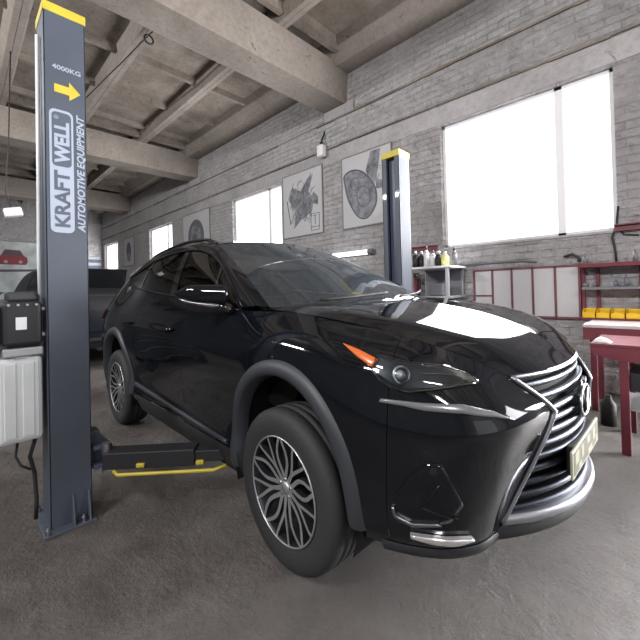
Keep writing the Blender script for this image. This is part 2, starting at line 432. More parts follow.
def lens_solid(name, S, A, B, off, thick, mat, parent, sgn, n=24, m=6, bulge=0.):
    """a closed piece: outer skin, inner skin, rim"""
    O_ = side(strip(S, A, B, off+thick, n, m, bulge), sgn); I_ = side(strip(S, A, B, off, n, m), sgn)
    b = MB(); R_, Q = O_.shape[:2]
    vo = [[b.bm.verts.new(tuple(O_[i][j])) for j in range(Q)] for i in range(R_)]
    vi = [[b.bm.verts.new(tuple(I_[i][j])) for j in range(Q)] for i in range(R_)]
    for i in range(R_-1):
        for j in range(Q-1):
            b.bm.faces.new((vo[i][j], vo[i][j+1], vo[i+1][j+1], vo[i+1][j])).smooth = True
            b.bm.faces.new((vi[i][j], vi[i+1][j], vi[i+1][j+1], vi[i][j+1])).smooth = True
    ring = [(0, j) for j in range(Q)]+[(i, Q-1) for i in range(1, R_)]+[(R_-1, j) for j in range(Q-2, -1, -1)]+[(i, 0) for i in range(R_-2, 0, -1)]
    for k in range(len(ring)):
        p, q = ring[k], ring[(k+1) % len(ring)]
        b.bm.faces.new((vo[p[0]][p[1]], vi[p[0]][p[1]], vi[q[0]][q[1]], vo[q[0]][q[1]]))
    bmesh.ops.remove_doubles(b.bm, verts=b.bm.verts, dist=1e-5)
    return b.build(name, mat, parent)

# --- control net of the lower body (rows bottom to top; columns rear centre to grille edge)
def col(x, ys_, zs_, xs_=None):
    xs_ = xs_ or [x]*8
    return [(a, b, c) for a, b, c in zip(xs_, ys_, zs_)]
cols = [
 col(-3.62, [0.0]*8, [.30, .40, .52, .66, .82, .96, 1.08, 1.20], [-3.50, -3.60, -3.63, -3.62, -3.60, -3.58, -3.56, -3.50]),
 col(-3.58, [.50, .52, .53, .53, .52, .52, .50, .47], [.30, .40, .52, .66, .82, .96, 1.09, 1.22], [-3.48, -3.56, -3.59, -3.58, -3.56, -3.54, -3.50, -3.44]),
 col(-3.42, [.76, .80, .82, .82, .82, .80, .76, .66], [.30, .40, .52, .66, .82, .97, 1.12, 1.32], [-3.38, -3.42, -3.44, -3.44, -3.43, -3.41, -3.36, -3.28]),
 col(-3.10, [.84, .875, .89, .895, .905, .895, .84, .655], [.28, .39, .52, .67, .83, .98, 1.16, 1.425]),
 col(-2.66, [.84, .88, .89, .90, .91, .90, .85, .70], [.27, .38, .51, .66, .82, .97, 1.13, 1.345]),
 col(-2.20, [.84, .88, .868, .882, .905, .90, .862, .76], [.26, .37, .50, .65, .81, .96, 1.11, 1.305]),
 col(-1.60, [.84, .88, .862, .872, .89, .90, .868, .795], [.26, .37, .50, .65, .80, .95, 1.09, 1.26]),
 col(-1.00, [.84, .88, .862, .870, .887, .895, .865, .815], [.26, .37, .50, .65, .79, .94, 1.07, 1.215]),
 col(-0.45, [.84, .88, .868, .878, .895, .895, .86, .82], [.26, .37, .50, .65, .79, .93, 1.05, 1.172]),
 col(0.00, [.84, .88, .89, .90, .912, .905, .86, .765], [.26, .37, .50, .65, .80, .94, 1.06, 1.165]),
 col(0.45, [.84, .875, .892, .895, .893, .865, .81, .725], [.335, .40, .50, .65, .80, .94, 1.035, 1.108]),
 col(.65, [.755, .785, .80, .80, .785, .750, .71, .67], [.345, .41, .51, .65, .80, .93, 1.005, 1.062], [.665, .69, .71, .725, .735, .70, .665, .63]),
 col(.80, [.635, .655, .66, .655, .64, .63, .60, .575], [.345, .41, .52, .66, .80, .915, .965, 1.008], [.765, .79, .825, .855, .875, .80, .765, .735]),
 col(.90, [.51, .52, .45, .385, .335, .385, .43, .46], [.34, .405, .52, .68, .80, .862, .905, .935], [.79, .815, .855, .915, .95, .905, .865, .835]),
]
NC = [[cols[c][r] for c in range(len(cols))] for r in range(8)]
LS = Surf(NC)
SEAM = {'rear_bumper': (0, 2.35), 'quarter_panel': (2.35, 5.2), 'rear_door': (5.2, 6.75), 'front_door': (6.75, 8.45), 'front_fender': (8.45, 10.35), 'front_bumper': (10.35, 13)}
car = thing('car', 'black crossover SUV parked on the lift between the two posts, front turned to the right', 'car', (-1.2715, 1.936, 0), -.0264)
AR = .045
def inarch(P, a=.430, b=.482):
    x, z = P[..., 0], P[..., 2]; r = np.zeros(x.shape, bool)
    for cx in (0., -2.66): r |= (((x-cx)/a)**2+((z-.43)/np.where(z > .43, b, 9.))**2 < 1) & (z < 1.0)
    return r
VR = 1.0   # rocker seam row
for sgn in (-1, 1):
    for nm, (u0, u1) in SEAM.items():
        g = .004
        nu = max(8, int((u1-u0)*34)); us = np.linspace(u0+(g if u0 > 0 else 0), u1-(g if u1 < 13 else 0), nu)
        lo = 1.30 if 'door' in nm else 0.
        vs = np.linspace(lo, 7, 78)
        P = LS.ev(us, vs)
        cen = (P[:-1, :-1]+P[1:, 1:]+P[:-1, 1:]+P[1:, :-1])/4
        keep = ~inarch(cen)
        patch(nm, P, M['paint'], car, sgn, keep)
    # rocker
    P = LS.ev(np.linspace(5.22, 8.44, 90), np.linspace(0, 1.27, 12)); P[..., 1] += .004
    ro = patch('rocker_panel', P, M['matt'], car, sgn)
    # bright insert along the sill
    lens_solid('sill_moulding', LS, [(-2.15, .9, .50), (-1.3, .9, .47), (-.52, .9, .445)], [(-2.15, .9, .465), (-1.3, .9, .44), (-.52, .9, .42)], .001, .012, M['clad'], car, sgn, 40, 3, .006)
    # arch cladding
    for cx, nm in ((0., 'front_arch_trim'), (-2.66, 'rear_arch_trim')):
        rows = []
        for k in range(61):
            t = -.08+k/60*(PI+.25)
            row = []
            for a, b, off in ((.405, .447, -.05), (.418, .460, .012), (.44, .483, .020), (.475, .520, .014), (.487, .532, -.004)):
                c_, s_ = math.cos(t), math.sin(t)
                if s_ < 0: x = cx+a*(.955 if c_ > 0 else -1)*(1+.05*s_); z = .43+s_*.62
                else: x = cx+a*c_*(.955 if c_ > 0 else 1.); z = .43+b*s_
                row.append((x, z, off))
            rows.append(row)
        P = []
        for row in rows:
            rr = []
            for x, z, off in row:
                u, v = LS.inv((x, .89, z)); y = LS.pt(u, v)[1]
                rr.append((x, abs(y)+off, z))
            P.append(rr)
        patch(nm, np.array(P), M['clad'], car, sgn)
        # wheel-well liner
        rows = []
        for k in range(31):
            t = -.35+k/30*(PI+.7)
            rows.append([(cx+.435*math.cos(t), yy, .42+.465*math.sin(t)) for yy in (.885, .70, .50)])
        patch('wheel_well_liner', np.array(rows), M['dark'], car, sgn)
    # chrome-less lower front lip
    A = [LS.pt(u, 0) for u in np.linspace(10.2, 13, 14)]; rows = []
    for k, (dz, dn) in enumerate(((.045, .002), (.03, .010), (.0, .014), (-.018, .004), (-.014, -.08))):
        r_ = []
        for u in np.linspace(10.22, 13, 26):
            v = max(0, dz/.11); p = LS.pt(u, v); nn = LS.nrm(u, max(v, .2)); q = p+nn*dn; q[2] = p[2]+min(dz, 0); r_.append(q)
        rows.append(r_)
    patch('bumper_lip', np.array(rows), M['lipmat'], car, sgn)

# --- greenhouse
J = [((-2.98, .668, 1.41), (-3.02, .65, 1.45), (-3.16, .60, 1.50)),
     ((-2.66, .70, 1.345), (-2.60, .625, 1.545), (-2.66, .565, 1.635)),
     ((-2.20, .76, 1.305), (-2.10, .628, 1.61), (-2.10, .572, 1.688)),
     ((-1.60, .795, 1.26), (-1.62, .645, 1.622), (-1.62, .585, 1.695)),
     ((-1.10, .812, 1.222), (-1.20, .668, 1.585), (-1.16, .588, 1.64)),
     ((-.78, .82, 1.197), (-.86, .715, 1.465), (-.76, .645, 1.45)),
     ((-.46, .82, 1.175), (-.44, .815, 1.187), (-.27, .748, 1.19))]
def midp(a, b, out=.012, up=0.): return tuple(np.array(a)*.5+np.array(b)*.5+np.array((0, out, up)))
GW = Surf([[j[0] for j in J], [midp(j[0], j[1], .014) for j in J], [j[1] for j in J]])
GR = Surf([[j[1] for j in J], [midp(j[1], j[2], .008, .008) for j in J], [j[2] for j in J]])
Rr = [np.array(j[2]) for j in J]
roofc = [(-3.42, 0, 1.53), (-2.72, 0, 1.675), (-2.1, 0, 1.74), (-1.6, 0, 1.745), (-1.05, 0, 1.675)]
def roof_row(w, crown):
    return [tuple(np.array(c)*(1-w)+Rr[i]*w+np.array((0, 0, crown))) for i, c in enumerate(roofc)]
RF = Surf([roof_row(0, 0), roof_row(.4, .012), roof_row(.75, .014), roof_row(1, 0)])
WS = Surf([[(-1.05, 0, 1.675), (-1.07, .25, 1.672), (-1.12, .47, 1.656), tuple(Rr[4])],
           [(-.50, 0, 1.455), (-.53, .28, 1.452), (-.63, .54, 1.447), tuple(Rr[5])],
           [(.03, 0, 1.185), (0., .35, 1.185), (-.10, .60, 1.186), tuple(Rr[6])]])
HE = [(-.29, .752, 1.180), (0., .765, 1.165), (.25, .755, 1.140), (.45, .725, 1.108), (.63, .67, 1.062), (.735, .575, 1.008), (.835, .46, .935)]
HCn = [(.0, 0, 1.20), (.2, 0, 1.197), (.40, 0, 1.172), (.58, 0, 1.135), (.74, 0, 1.08), (.855, 0, 1.01), (.935, 0, .925)]
def hood_row(w, up, fx):
    r_ = []
    for i, (c, e) in enumerate(zip(HCn, HE)):
        p = np.array(c)*(1-w)+np.array(e)*w; p[0] += fx*(1 if i > 0 else .9); p[2] += up*(1-.6*(i/6)**3); r_.append(tuple(p))
    return r_
HD = Surf([hood_row(0, 0, 0), hood_row(.35, .004, .03), hood_row(.62, .016, .035), hood_row(.82, .020, .022), hood_row(1, 0, 0)])
for sgn in (-1, 1):
    us = np.linspace(0, 6, 90)
    gl = patch('side_window', GW.ev(us, np.linspace(.06, 1.94, 10)), M['sideglass'], car, sgn)
    patch('roof_rail_panel', GR.ev(us, np.linspace(0, 2, 12)), M['paint'], car, sgn)
    # satin trim round the side glass
    b = MB(); pts = [GR.pt(u, .05)+GR.nrm(u, .05)*.004 for u in np.linspace(.0, 6, 50)]
    b.tube([tuple(p) for p in side(pts, sgn)], .0075, 6)
    pts = [GW.pt(u, .04)+GW.nrm(u, .04)*.004 for u in np.linspace(0., 6, 50)]
    b.tube([tuple(p) for p in side(pts, sgn)], .0065, 6)
    b.build('window_trim', M['dchrome'], car)
    for ua, ub in ((3.15, 3.38), (5.05, 5.13), (1.5, 1.62)):
        P = GW.ev(np.linspace(ua, ub, 4), np.linspace(.05, 1.95, 8)); P[..., 1] += .004; patch('window_pillar', P, M['gloss'], car, sgn)
    # roof rail bar
    b = MB(); pts = []
    for u in np.linspace(.9, 3.9, 30):
        p = GR.pt(u, 2.0); e = min((u-.9)/.35, (3.9-u)/.35, 1); pts.append((p[0], sgn*(abs(p[1])-.03), p[2]+.002+.020*e))
    b.tube(pts, .013, 8); b.build('roof_rail', M['dchrome'], car)
patch_both = []
def full(name, S, us, vs, mat, flip_rows=False):
    """mirror a half surface over y=0 into one mesh (row direction v runs centre to edge)"""
    P = S.ev(us, vs); L = side(P, 1); R_ = side(P, -1)
    G = np.concatenate([R_[::-1], L[1:]], 0)
    o = MB().grid([[tuple(q) for q in r] for r in G]).build(name, mat, car, True, norm=False); return orient(o)
full('roof', RF, np.linspace(0, 4, 60), np.linspace(0, 3, 30), M['paint'])
full('hood', HD, np.linspace(0, 6, 90), np.linspace(0, 4-.02, 60), M['paint'])
# windscreen: rows run top-bottom so build by hand
P = WS.ev(np.linspace(0, 3, 30), np.linspace(.03, 2, 30)); P = np.transpose(P, (1, 0, 2))
G = np.concatenate([side(P, -1)[::-1], side(P, 1)[1:]], 0)
orient(MB().grid([[tuple(q) for q in r] for r in G]).build('windscreen', M['wsglass'], car, True, norm=False))
# black frit band at the cowl and header
b = MB()
P = WS.ev(np.linspace(0, 3, 30), np.linspace(1.90, 2.02, 4)); P = np.transpose(P, (1, 0, 2)); P[..., 2] -= .003
G = np.concatenate([side(P, -1)[::-1], side(P, 1)[1:]], 0); b.grid([[tuple(q) for q in r] for r in G]); b.build('cowl', M['matt'], car, True)
# wipers
for s_, y0 in ((1, .10), (1, -.55)):
    b = MB(); pts = []
    for k in range(12):
        w = k/11; y = y0+w*.58; u, v = WS.inv((.0-.05*w, abs(y), 1.2+.05*w)); p = WS.pt(min(3, abs(y)/.25 if abs(y) < .25 else u), 1.93-.10*w)
        pts.append((p[0]+.012, y, p[2]+.018))
    b.tube(pts, .008, 6); b.build('wiper', M['matt'], car)
# tailgate glass
Tg = Surf([[(-3.42, 0, 1.53), (-3.36, .35, 1.525), (-3.16, .60, 1.50)], [(-3.46, 0, 1.38), (-3.42, .40, 1.37), (-3.22, .63, 1.37)], [(-3.50, 0, 1.20), (-3.44, .47, 1.22), (-3.28, .66, 1.32)]])
P = np.transpose(Tg.ev(np.linspace(0, 2, 16), np.linspace(0, 2, 12)), (1, 0, 2))
G = np.concatenate([side(P, -1)[::-1], side(P, 1)[1:]], 0)
orient(MB().grid([[tuple(q) for q in r] for r in G]).build('rear_window', M['sideglass'], car, True, norm=False))
for sgn in (-1, 1):
    Dp = Surf([[(-3.28, .66, 1.32), (-3.10, .655, 1.425), (-2.98, .668, 1.41)], [(-3.22, .63, 1.38), (-3.12, .63, 1.46), (-3.02, .65, 1.45)], [(-3.16, .60, 1.50), (-3.16, .60, 1.50), (-3.16, .60, 1.50)]])
    patch('rear_pillar', Dp.ev(np.linspace(0, 2, 10), np.linspace(0, 2, 10)), M['paint'], car, sgn)
    lens_solid('tail_lamp', LS, [(-3.5, .62, 1.06), (-3.25, .84, 1.10), (-3.08, .87, 1.12)], [(-3.5, .62, .95), (-3.25, .86, 1.0), (-3.10, .88, 1.09)], .001, .02, M['taillens'], car, sgn, 14, 4)
# underbody and cabin floor
b = MB(); b.prism([(-3.45, .30), (.62, .28), (.62, .62), (.4, .95), (-.1, 1.0), (-.3, .45), (-3.0, .45), (-3.45, .8)], 1, -.60, .60); b.build('underbody', M['dark'], car)
# sealed fascia behind the grille
# ---- grille : outline columns (z, half-width, x)
GO = [(.30, .505, .775), (.385, .52, .805), (.44, .49, .827), (.52, .45, .855), (.60, .418, .886), (.68, .385, .915), (.74, .358, .935), (.80, .338, .95), (.83, .358, .93), (.862, .385, .905), (.905, .43, .865), (.935, .46, .835)]
def g_out(z): return [float(np.interp(z, [g[0] for g in GO], [g[k] for g in GO])) for k in (1, 2)]
def g_xc(z): return float(np.interp(z, [.24, .33, .40, .50, .68, .80, .88, .935], [.95, .985, .99, .985, .985, .982, .96, .935]))
def g_pt(z, w, back=0.):
    ye, xe = g_out(z); xc = g_xc(z); y = w*ye
    return (xc-(xc-xe)*abs(w)**2.2-back, y, z)
gb = MB(); gb.grid([[g_pt(z, w, .055) for w in np.linspace(-1, 1, 31)] for z in np.linspace(.385, .93, 20)])
gb.build('grille_backing', M['dark'], car, True)
# slats: each a thin wedge with a bright leading edge
zs_ = [.435+.0455*k for k in range(11)]
zs_ = [z for z in zs_ if z < .915]
for z in zs_:
    b = MB(); lo = []; rows = []
    zz = [(-.017, -.030), (-.010, -.006), (.006, 0.0), (.013, -.012), (.004, -.05)]
    for dz, dx in zz:
        rows.append([(lambda p: (p[0]+dx, p[1], p[2]+dz-.014*(1-abs(w)**2)*0))(g_pt(z, w, .012)) for w in np.linspace(-.97, .97, 41)])
    b.grid(rows+[rows[0]]); b.build('grille_slat', M['dchrome'], car, True)
for sgn in (-1, 1):   # chrome spindle surround
    pts = [g_pt(z, 1.0) for z in np.linspace(.40, .80, 24)]+[g_pt(z, 1.0) for z in np.linspace(.812, .932, 9)]
    pts = [(p[0]+.004, sgn*abs(p[1]), p[2]) for p in pts]
    b = MB(); b.tube(pts, [.0095]*len(pts), 8); b.build('grille_surround', M['chrome'], car, True)
b = MB(); b.tube([(lambda p: (p[0]+.002, p[1], p[2]+.0))(g_pt(.930, w)) for w in np.linspace(-1, 1, 41)], .008, 8); b.build('hood_edge_chrome', M['chrome'], car, True)
# lower chrome band
rows = []
for dz, dx in ((-.028, -.04), (-.026, .0), (-.012, .012), (.012, .010), (.018, -.002), (.018, -.04)):
    rows.append([(lambda p: (p[0]+dx, p[1], p[2]+dz))(g_pt(.405+.005*abs(w)**2, w)) for w in np.linspace(-1.02, 1.02, 41)])
b = MB(); b.grid(rows); b.build('lower_chrome_band', M['chrome'], car, True)
rows = []
for z, dx in ((.0, -.012), (-.03, .0), (-.05, -.01), (-.06, -.10)):
    rows.append([(lambda p: (p[0]+dx, p[1], p[2]+z))(g_pt(.387-.005*abs(w)**2, w)) for w in np.linspace(-1.0, 1.0, 41)])
b = MB(); b.grid(rows); b.build('front_splitter', M['matt'], car, True)
# emblem: oval ring with a slanted L
b = MB(); ex = g_xc(.775)+.006
b.tube([(ex, .088*math.cos(t), .775+.062*math.sin(t)) for t in np.linspace(0, 2*PI, 37)[:-1]], .0065, 8, closed=True)
b.tube([(ex+.004, .018, .825), (ex+.004, .0, .765), (ex+.004, -.012, .738), (ex+.004, .052, .738)][::-1], .0075, 6)
b.cyl((ex-.012, 0, .775), (ex-.006, 0, .775), .082, n=32, mi=1)
b.build('emblem', [M['chrome'], M['gloss']], car, True)
# number plate with a dark blotched centre
pl = MB(); pl.b2((.980, -.26, .520), (.990, .26, .628), .003)
po = pl.build('number_plate', M['plate'], car)
b = MB(); xx = .9905
b.b2((xx-.001, -.245, .532), (xx+.0008, .245, .620))
for y, z, w, h in [(-.19, .590, .06, .045), (-.09, .584, .04, .05), (.03, .596, .06, .03), (.15, .586, .05, .05), (-.14, .546, .05, .022), (.06, .545, .09, .024), (.21, .548, .04, .03)]:
    b.b2((xx+.0002, y-w/2, z-h/2), (xx+.0016, y+w/2, z+h/2), 0, 1)
b.build('plate_field', [M['plated'], M['platem']], po)
b = MB(); b.b2((.955, -.20, .510), (.980, .20, .626), .004); b.build('plate_holder', M['matt'], car)

# ---- lamps
for sgn in (-1, 1):
    top = [(.345, .83, 1.052), (.50, .82, 1.028), (.61, .78, 1.010), (.715, .70, .998), (.75, .655, .965), (.765, .625, .925)]
    bot = [(.35, .84, 1.045), (.49, .86, .975), (.56, .84, .925), (.61, .80, .902), (.70, .72, .908), (.765, .63, .915)]
    lens_solid('headlamp_housing', LS, top[1:], [(.50, .84, 1.0)]+bot[1:], .001, .004, M['lampdark'], car, sgn, 30, 8)
    hl = lens_solid('headlamp', LS, top[1:], [(.50, .84, 1.0)]+bot[1:], .016, .003, M['lampglass'], car, sgn, 30, 8, .004)
    lens_solid('amber_reflector', LS, [(.34, .83, 1.056), (.42, .84, 1.050), (.51, .835, 1.020)], [(.345, .83, 1.050), (.43, .85, 1.015), (.50, .86, .992)], .002, .014, M['amber'], car, sgn, 14, 4, .002)
    def onsurf(p, off):
        u, v = LS.inv(p); q = LS.pt(u, v)+LS.nrm(u, v)*off; n_ = LS.nrm(u, v)
        q[1] = sgn*abs(q[1]); n_[1] = sgn*abs(n_[1]); return Vector(q), Vector(n_)
    q, n_ = onsurf((.585, .80, .958), .006)
    fw = (n_+Vector((.9, 0, 0))).normalized()
    b = MB(); b.sph(q-fw*.004, .024, n=20); o_ = b.build('projector_lens', M['lens'], car, True)
    b = MB(); e1 = fw.orthogonal().normalized(); e2 = fw.cross(e1)
    b.tube([q+fw*.012+(e1*math.cos(t)+e2*math.sin(t))*.030 for t in np.linspace(0, 2*PI, 25)[:-1]], .0045, 6, closed=True); b.build('projector_ring', M['chrome'], car, True)
    # bright sliver inside the lamp
    lens_solid('lamp_blade', LS, [(.655, .765, .975), (.70, .72, .968), (.735, .68, .955)], [(.655, .765, .969), (.70, .72, .962), (.735, .68, .951)], .006, .005, M['drl'], car, sgn, 10, 2)
    lens_solid('lamp_blade', LS, [(.50, .855, .985), (.535, .85, .950), (.585, .815, .918)], [(.495, .855, .978), (.53, .85, .943), (.58, .815, .911)], .006, .006, M['chrome'], car, sgn, 12, 2)
    # arrow shaped running light below
    lens_solid('running_light', LS, [(.535, .84, .878), (.60, .80, .872), (.66, .77, .868), (.76, .71, .868), (.86, .655, .862), (.925, .605, .840)],
               [(.53, .845, .866), (.60, .80, .855), (.66, .77, .843), (.76, .71, .837), (.86, .655, .838), (.925, .605, .836)], .001, .008, M['drl'], car, sgn, 30, 3, .002)
    # crease line and bumper corner recess
    lens_solid('fog_recess', LS, [(.56, .84, .53), (.61, .82, .62), (.68, .79, .69), (.72, .77, .69)], [(.56, .84, .47), (.64, .79, .47), (.72, .74, .50), (.75, .72, .56)], .0005, .002, M['paint'], car, sgn, 20, 8)
    lens_solid('fog_lamp_trim', LS, [(.575, .82, .525), (.580, .815, .500), (.62, .795, .486), (.690, .755, .500)], [(.566, .822, .525), (.570, .82, .492), (.62, .795, .475), (.696, .752, .492)], .003, .010, M['chrome'], car, sgn, 18, 2)
    lens_solid('fog_lamp', LS, [(.615, .80, .448), (.67, .77, .450), (.74, .72, .447), (.775, .69, .432)], [(.62, .80, .434), (.67, .765, .424), (.73, .72, .417), (.775, .69, .424)], .003, .014, M['foglamp'], car, sgn, 18, 4, .004)
    lens_solid('bumper_crease', LS, [(.655, .79, .545), (.68, .78, .58), (.705, .77, .622)], [(.66, .79, .543), (.685, .78, .577), (.71, .77, .619)], .002, .003, M['dchrome'], car, sgn, 8, 2)
    lens_solid('bumper_crease', LS, [(.655, .79, .541), (.70, .765, .525), (.74, .735, .515)], [(.655, .79, .537), (.70, .765, .521), (.74, .735, .511)], .002, .003, M['dchrome'], car, sgn, 8, 2)
    q, n_ = onsurf((.70, .79, .665), .0)
    b = MB(); b.cyl(q-n_*.004, q+n_*.005, .013, n=16); b.build('parking_sensor', M['gloss'], car)
    # door handles
    for xh in (-1.35, -2.28):
        b = MB(); u, v = LS.inv((xh, .9, 1.02)); p0 = LS.pt(u, v); pts = []
        for k in range(12):
            w = k/11; e = math.sin(PI*w)**.5 if 0 < w < 1 else 0
            q2, n2 = LS.pt(*LS.inv((xh-.10+.20*w, .9, 1.02+.006*w))), None
            pts.append((q2[0], sgn*(abs(q2[1])+.004+.030*e), q2[2]))
        b.tube(pts, [.010+.004*math.sin(PI*k/11) for k in range(12)], 8); b.build('door_handle', M['paint'], car, True)
    # mirror
    sh = []
    for k in range(17):
        w = k/16; y = .875+w*.225; x0 = -.575-.11*w; sz = (.060-.012*w)*(math.sin(PI*min(1, (1-w)*2.4+.02)/2) if w > .58 else 1); sx = .085*(1-.35*w)*(math.sin(PI*min(1, (1-w)*2.2+.02)/2) if w > .54 else 1)
        ring = []
        for j in range(20):
            t = 2*PI*j/20; c_, s_ = math.cos(t), math.sin(t)
            ring.append((x0+sx*(abs(c_)**.7)*(1 if c_ > 0 else -1)*(1. if c_ > 0 else .45), sgn*y, 1.262+.012*w+sz*(abs(s_)**.75)*(1 if s_ > 0 else -1)))
        sh.append(ring)
    b = MB(); b.grid(sh, wrap=True)
    b.bm.faces.new([b.bm.verts.new(p) for p in sh[0]]); b.bm.faces.new([b.bm.verts.new(p) for p in sh[-1]]); bmesh.ops.remove_doubles(b.bm, verts=b.bm.verts, dist=1e-4)
    mo = b.build('wing_mirror', M['paint'], car, True)
    b = MB(); b.tube([(-.53, sgn*.815, 1.172), (-.545, sgn*.86, 1.185), (-.57, sgn*.90, 1.205)], [.040, .030, .026], 10); b.build('mirror_arm', M['gloss'], mo, True)
    b = MB(); b.tube([(-.555, sgn*.885, 1.200), (-.570, sgn*.93, 1.203), (-.60, sgn*.99, 1.214), (-.635, sgn*1.05, 1.228), (-.66, sgn*1.085, 1.245)], [.020, .019, .012, .008, .005], 8); b.build('mirror_trim', M['chrome'], mo, True)

# ---- wheels
def lathe(prof, n=64, cy=0.):
    """profile (y offset, radius) about the y axis"""
    return [[(r*math.cos(2*PI*k/n), y, r*math.sin(2*PI*k/n)) for k in range(n)] for y, r in prof]
def make_wheel():
    root = bpy.data.objects.new('wheel', None); C.objects.link(root); root.parent = car
    # outer face towards -y, local
    prof = [(.10, .235), (.112, .27), (.114, .32), (.10, .350), (.085, .360), (.05, .3635), (.048, .357), (.038, .357), (.036, .364), (.006, .3645), (.004, .357), (-.006, .357), (-.008, .3645), (-.036, .364), (-.038, .357), (-.048, .357), (-.05, .3635),
            (-.085, .360), (-.102, .350), (-.112, .335), (-.117, .31), (-.116, .285), (-.111, .262), (-.103, .243), (-.10, .236), (.10, .235)]
    b = MB(); b.grid(lathe(prof, 72), wrap=True); ty = b.build('tyre', M['tyre'], root, True)
    prof = [(-.104, .243), (-.109, .240), (-.107, .233), (-.098, .228), (-.06, .222), (.0, .205), (.08, .222), (.10, .235)]
    b = MB(); b.grid(lathe(prof, 64), wrap=True)
    rim = b.build('rim', M['rimdark'], root, True)
    b = MB(); b.tube([(.2385*math.cos(t), -.108, .2385*math.sin(t)) for t in np.linspace(0, 2*PI, 73)[:-1]], .0045, 6, closed=True)
    b.build('rim_edge', M['rim'], root, True)
    def bar(b, p, q, w0, w1, y0, y1, d, mi):
        p = np.array(p); q = np.array(q); t = (q-p)/np.linalg.norm(q-p); nrm_ = np.array([-t[1], t[0]])
        c = [p+nrm_*w0, q+nrm_*w1, q-nrm_*w1, p-nrm_*w0]; yy = [y0, y1, y1, y0]
        F = [b.bm.verts.new((c[i][0], yy[i], c[i][1])) for i in range(4)]; B = [b.bm.verts.new((c[i][0]*1., yy[i]+d, c[i][1])) for i in range(4)]
        f = b.bm.faces.new(F); f.material_index = 0
        for i in range(4):
            g = b.bm.faces.new((F[i], B[i], B[(i+1) % 4], F[(i+1) % 4])); g.material_index = 1
        b.bm.faces.new(B[::-1]).material_index = 1
    def P(r, a): return (r*math.cos(a), r*math.sin(a))
    def curve(b, pts, w0, w1):
        n_ = len(pts)
        for i in range(n_-1):
            p, q = pts[i], pts[i+1]; r0, r1 = math.hypot(*p), math.hypot(*q); yy = lambda r: -.080-.028*min(1, r/.22)**1.3
            a_, b_ = np.array(p), np.array(q); t = (b_-a_)/np.linalg.norm(b_-a_); q2 = tuple(b_+t*.0015); f0, f1 = i/(n_-1), (i+1)/(n_-1)
            bar(b, p, q2, w0+(w1-w0)*f0, w0+(w1-w0)*f1, yy(r0), yy(r1), .026, 0)
    for k in range(5):
        a = 2*PI*k/5+.33
        b = MB()
        for sg in (-1, 1):   # leaf shaped double spoke
            curve(b, [P(.030+.207*t, a+sg*(.03+.27*math.sin(PI*min(1, t*1.02))**1.1*(1-.25*t))) for t in np.linspace(0, 1, 9)], .0105, .0075)
        b.build('spoke', [M['rim'], M['rimdark']], root)
        b = MB(); a += PI/5
        curve(b, [P(.030, a), P(.10, a)], .012, .009)
        for sg in (-1, 1):
            curve(b, [P(.095+.142*t, a+sg*(.20*math.sin(PI/2*t))) for t in np.linspace(0, 1, 6)], .0085, .0065)
        b.build('spoke', [M['rim'], M['rimdark']], root)
    b = MB(); b.cyl((0, -.040, 0), (0, -.080, 0), .052, .044, 32); b.build('hub', M['rimdark'], root, True)
    b = MB(); b.cyl((0, -.080, 0), (0, -.088, 0), .031, .027, 28); b.build('centre_cap', M['rim'], root, True)
    b = MB()
    for k in range(5):
        a = 2*PI*k/5+.3; b.cyl((.040*math.cos(a), -.070, .040*math.sin(a)), (.040*math.cos(a), -.088, .040*math.sin(a)), .007, n=6)
    b.build('wheel_nuts', M['steel'], root)
    b = MB(); b.cyl((0, -.010, 0), (0, .012, 0), .155, n=40); b.build('brake_disc', M['disc'], root)
    b = MB()
    b.grid([[(r*math.cos(t), y, r*math.sin(t)) for t in np.linspace(.2, 1.3, 10)] for r, y in ((.10, .03), (.10, -.035), (.165, -.035), (.165, .03))]); b.build('brake_caliper', M['lampdark'], root, True)
    return root
w0 = make_wheel(); w0.location = (-.012, -.785, .358); w0.rotation_euler = (0, 0, -.03)
for (x, y, rz, sp_) in ((-2.66, -.785, 0, .3), (0, .785, PI, 0.), (-2.66, .785, PI, .5)):
    w = copy_tree(w0, car); w.location = (x, y, .363); w.rotation_euler = (0, 0, rz)

# ---- cabin
def seat(x, y, rear=False):
    root = bpy.data.objects.new('front_seat' if not rear else 'rear_seat', None); C.objects.link(root); root.parent = car; root.location = (x, y, .45)
    b = MB(); b.box((.0, 0, .14), (.50, .50 if not rear else 1.2, .16), None, .05); b.build('seat_cushion', M['seat'], root, True)
    b = MB(); b.box((-.30, 0, .48), (.14, .50 if not rear else 1.2, .62), Matrix.Rotation(-.30, 3, 'Y'), .05); b.build('seat_back', M['seat'], root, True)
    for yy in ([0] if not rear else (-.35, .35)):
        b = MB(); b.box((-.415, yy, .86), (.10, .27, .20), Matrix.Rotation(-.2, 3, 'Y'), .04); b.build('headrest', M['seat'], root, True)
seat(-1.25, -.37); seat(-1.25, .37); seat(-2.15, 0, True)
b = MB(); b.prism([(-.75, .75), (-.78, 1.08), (-.55, 1.16), (-.05, 1.15), (.05, 1.0), (-.2, .6)], 1, -.70, .70); b.build('dashboard', M['matt'], car)
b = MB(); cst = Vector((-.86, .37, 1.08)); ax = Vector((-.85, 0, .45)).normalized(); e1 = Vector((0, 1, 0)); e2 = ax.cross(e1)
b.tube([cst+(e1*math.cos(t)+e2*math.sin(t))*.18 for t in np.linspace(0, 2*PI, 33)[:-1]], .014, 8, closed=True)
b.tube([cst-e1*.17, cst, cst+e1*.17], .016, 8); b.tube([cst, cst-e2*.17], .014, 8); b.tube([cst, cst-ax*.2], .03, 8)
b.build('steering_wheel', M['matt'], car, True)
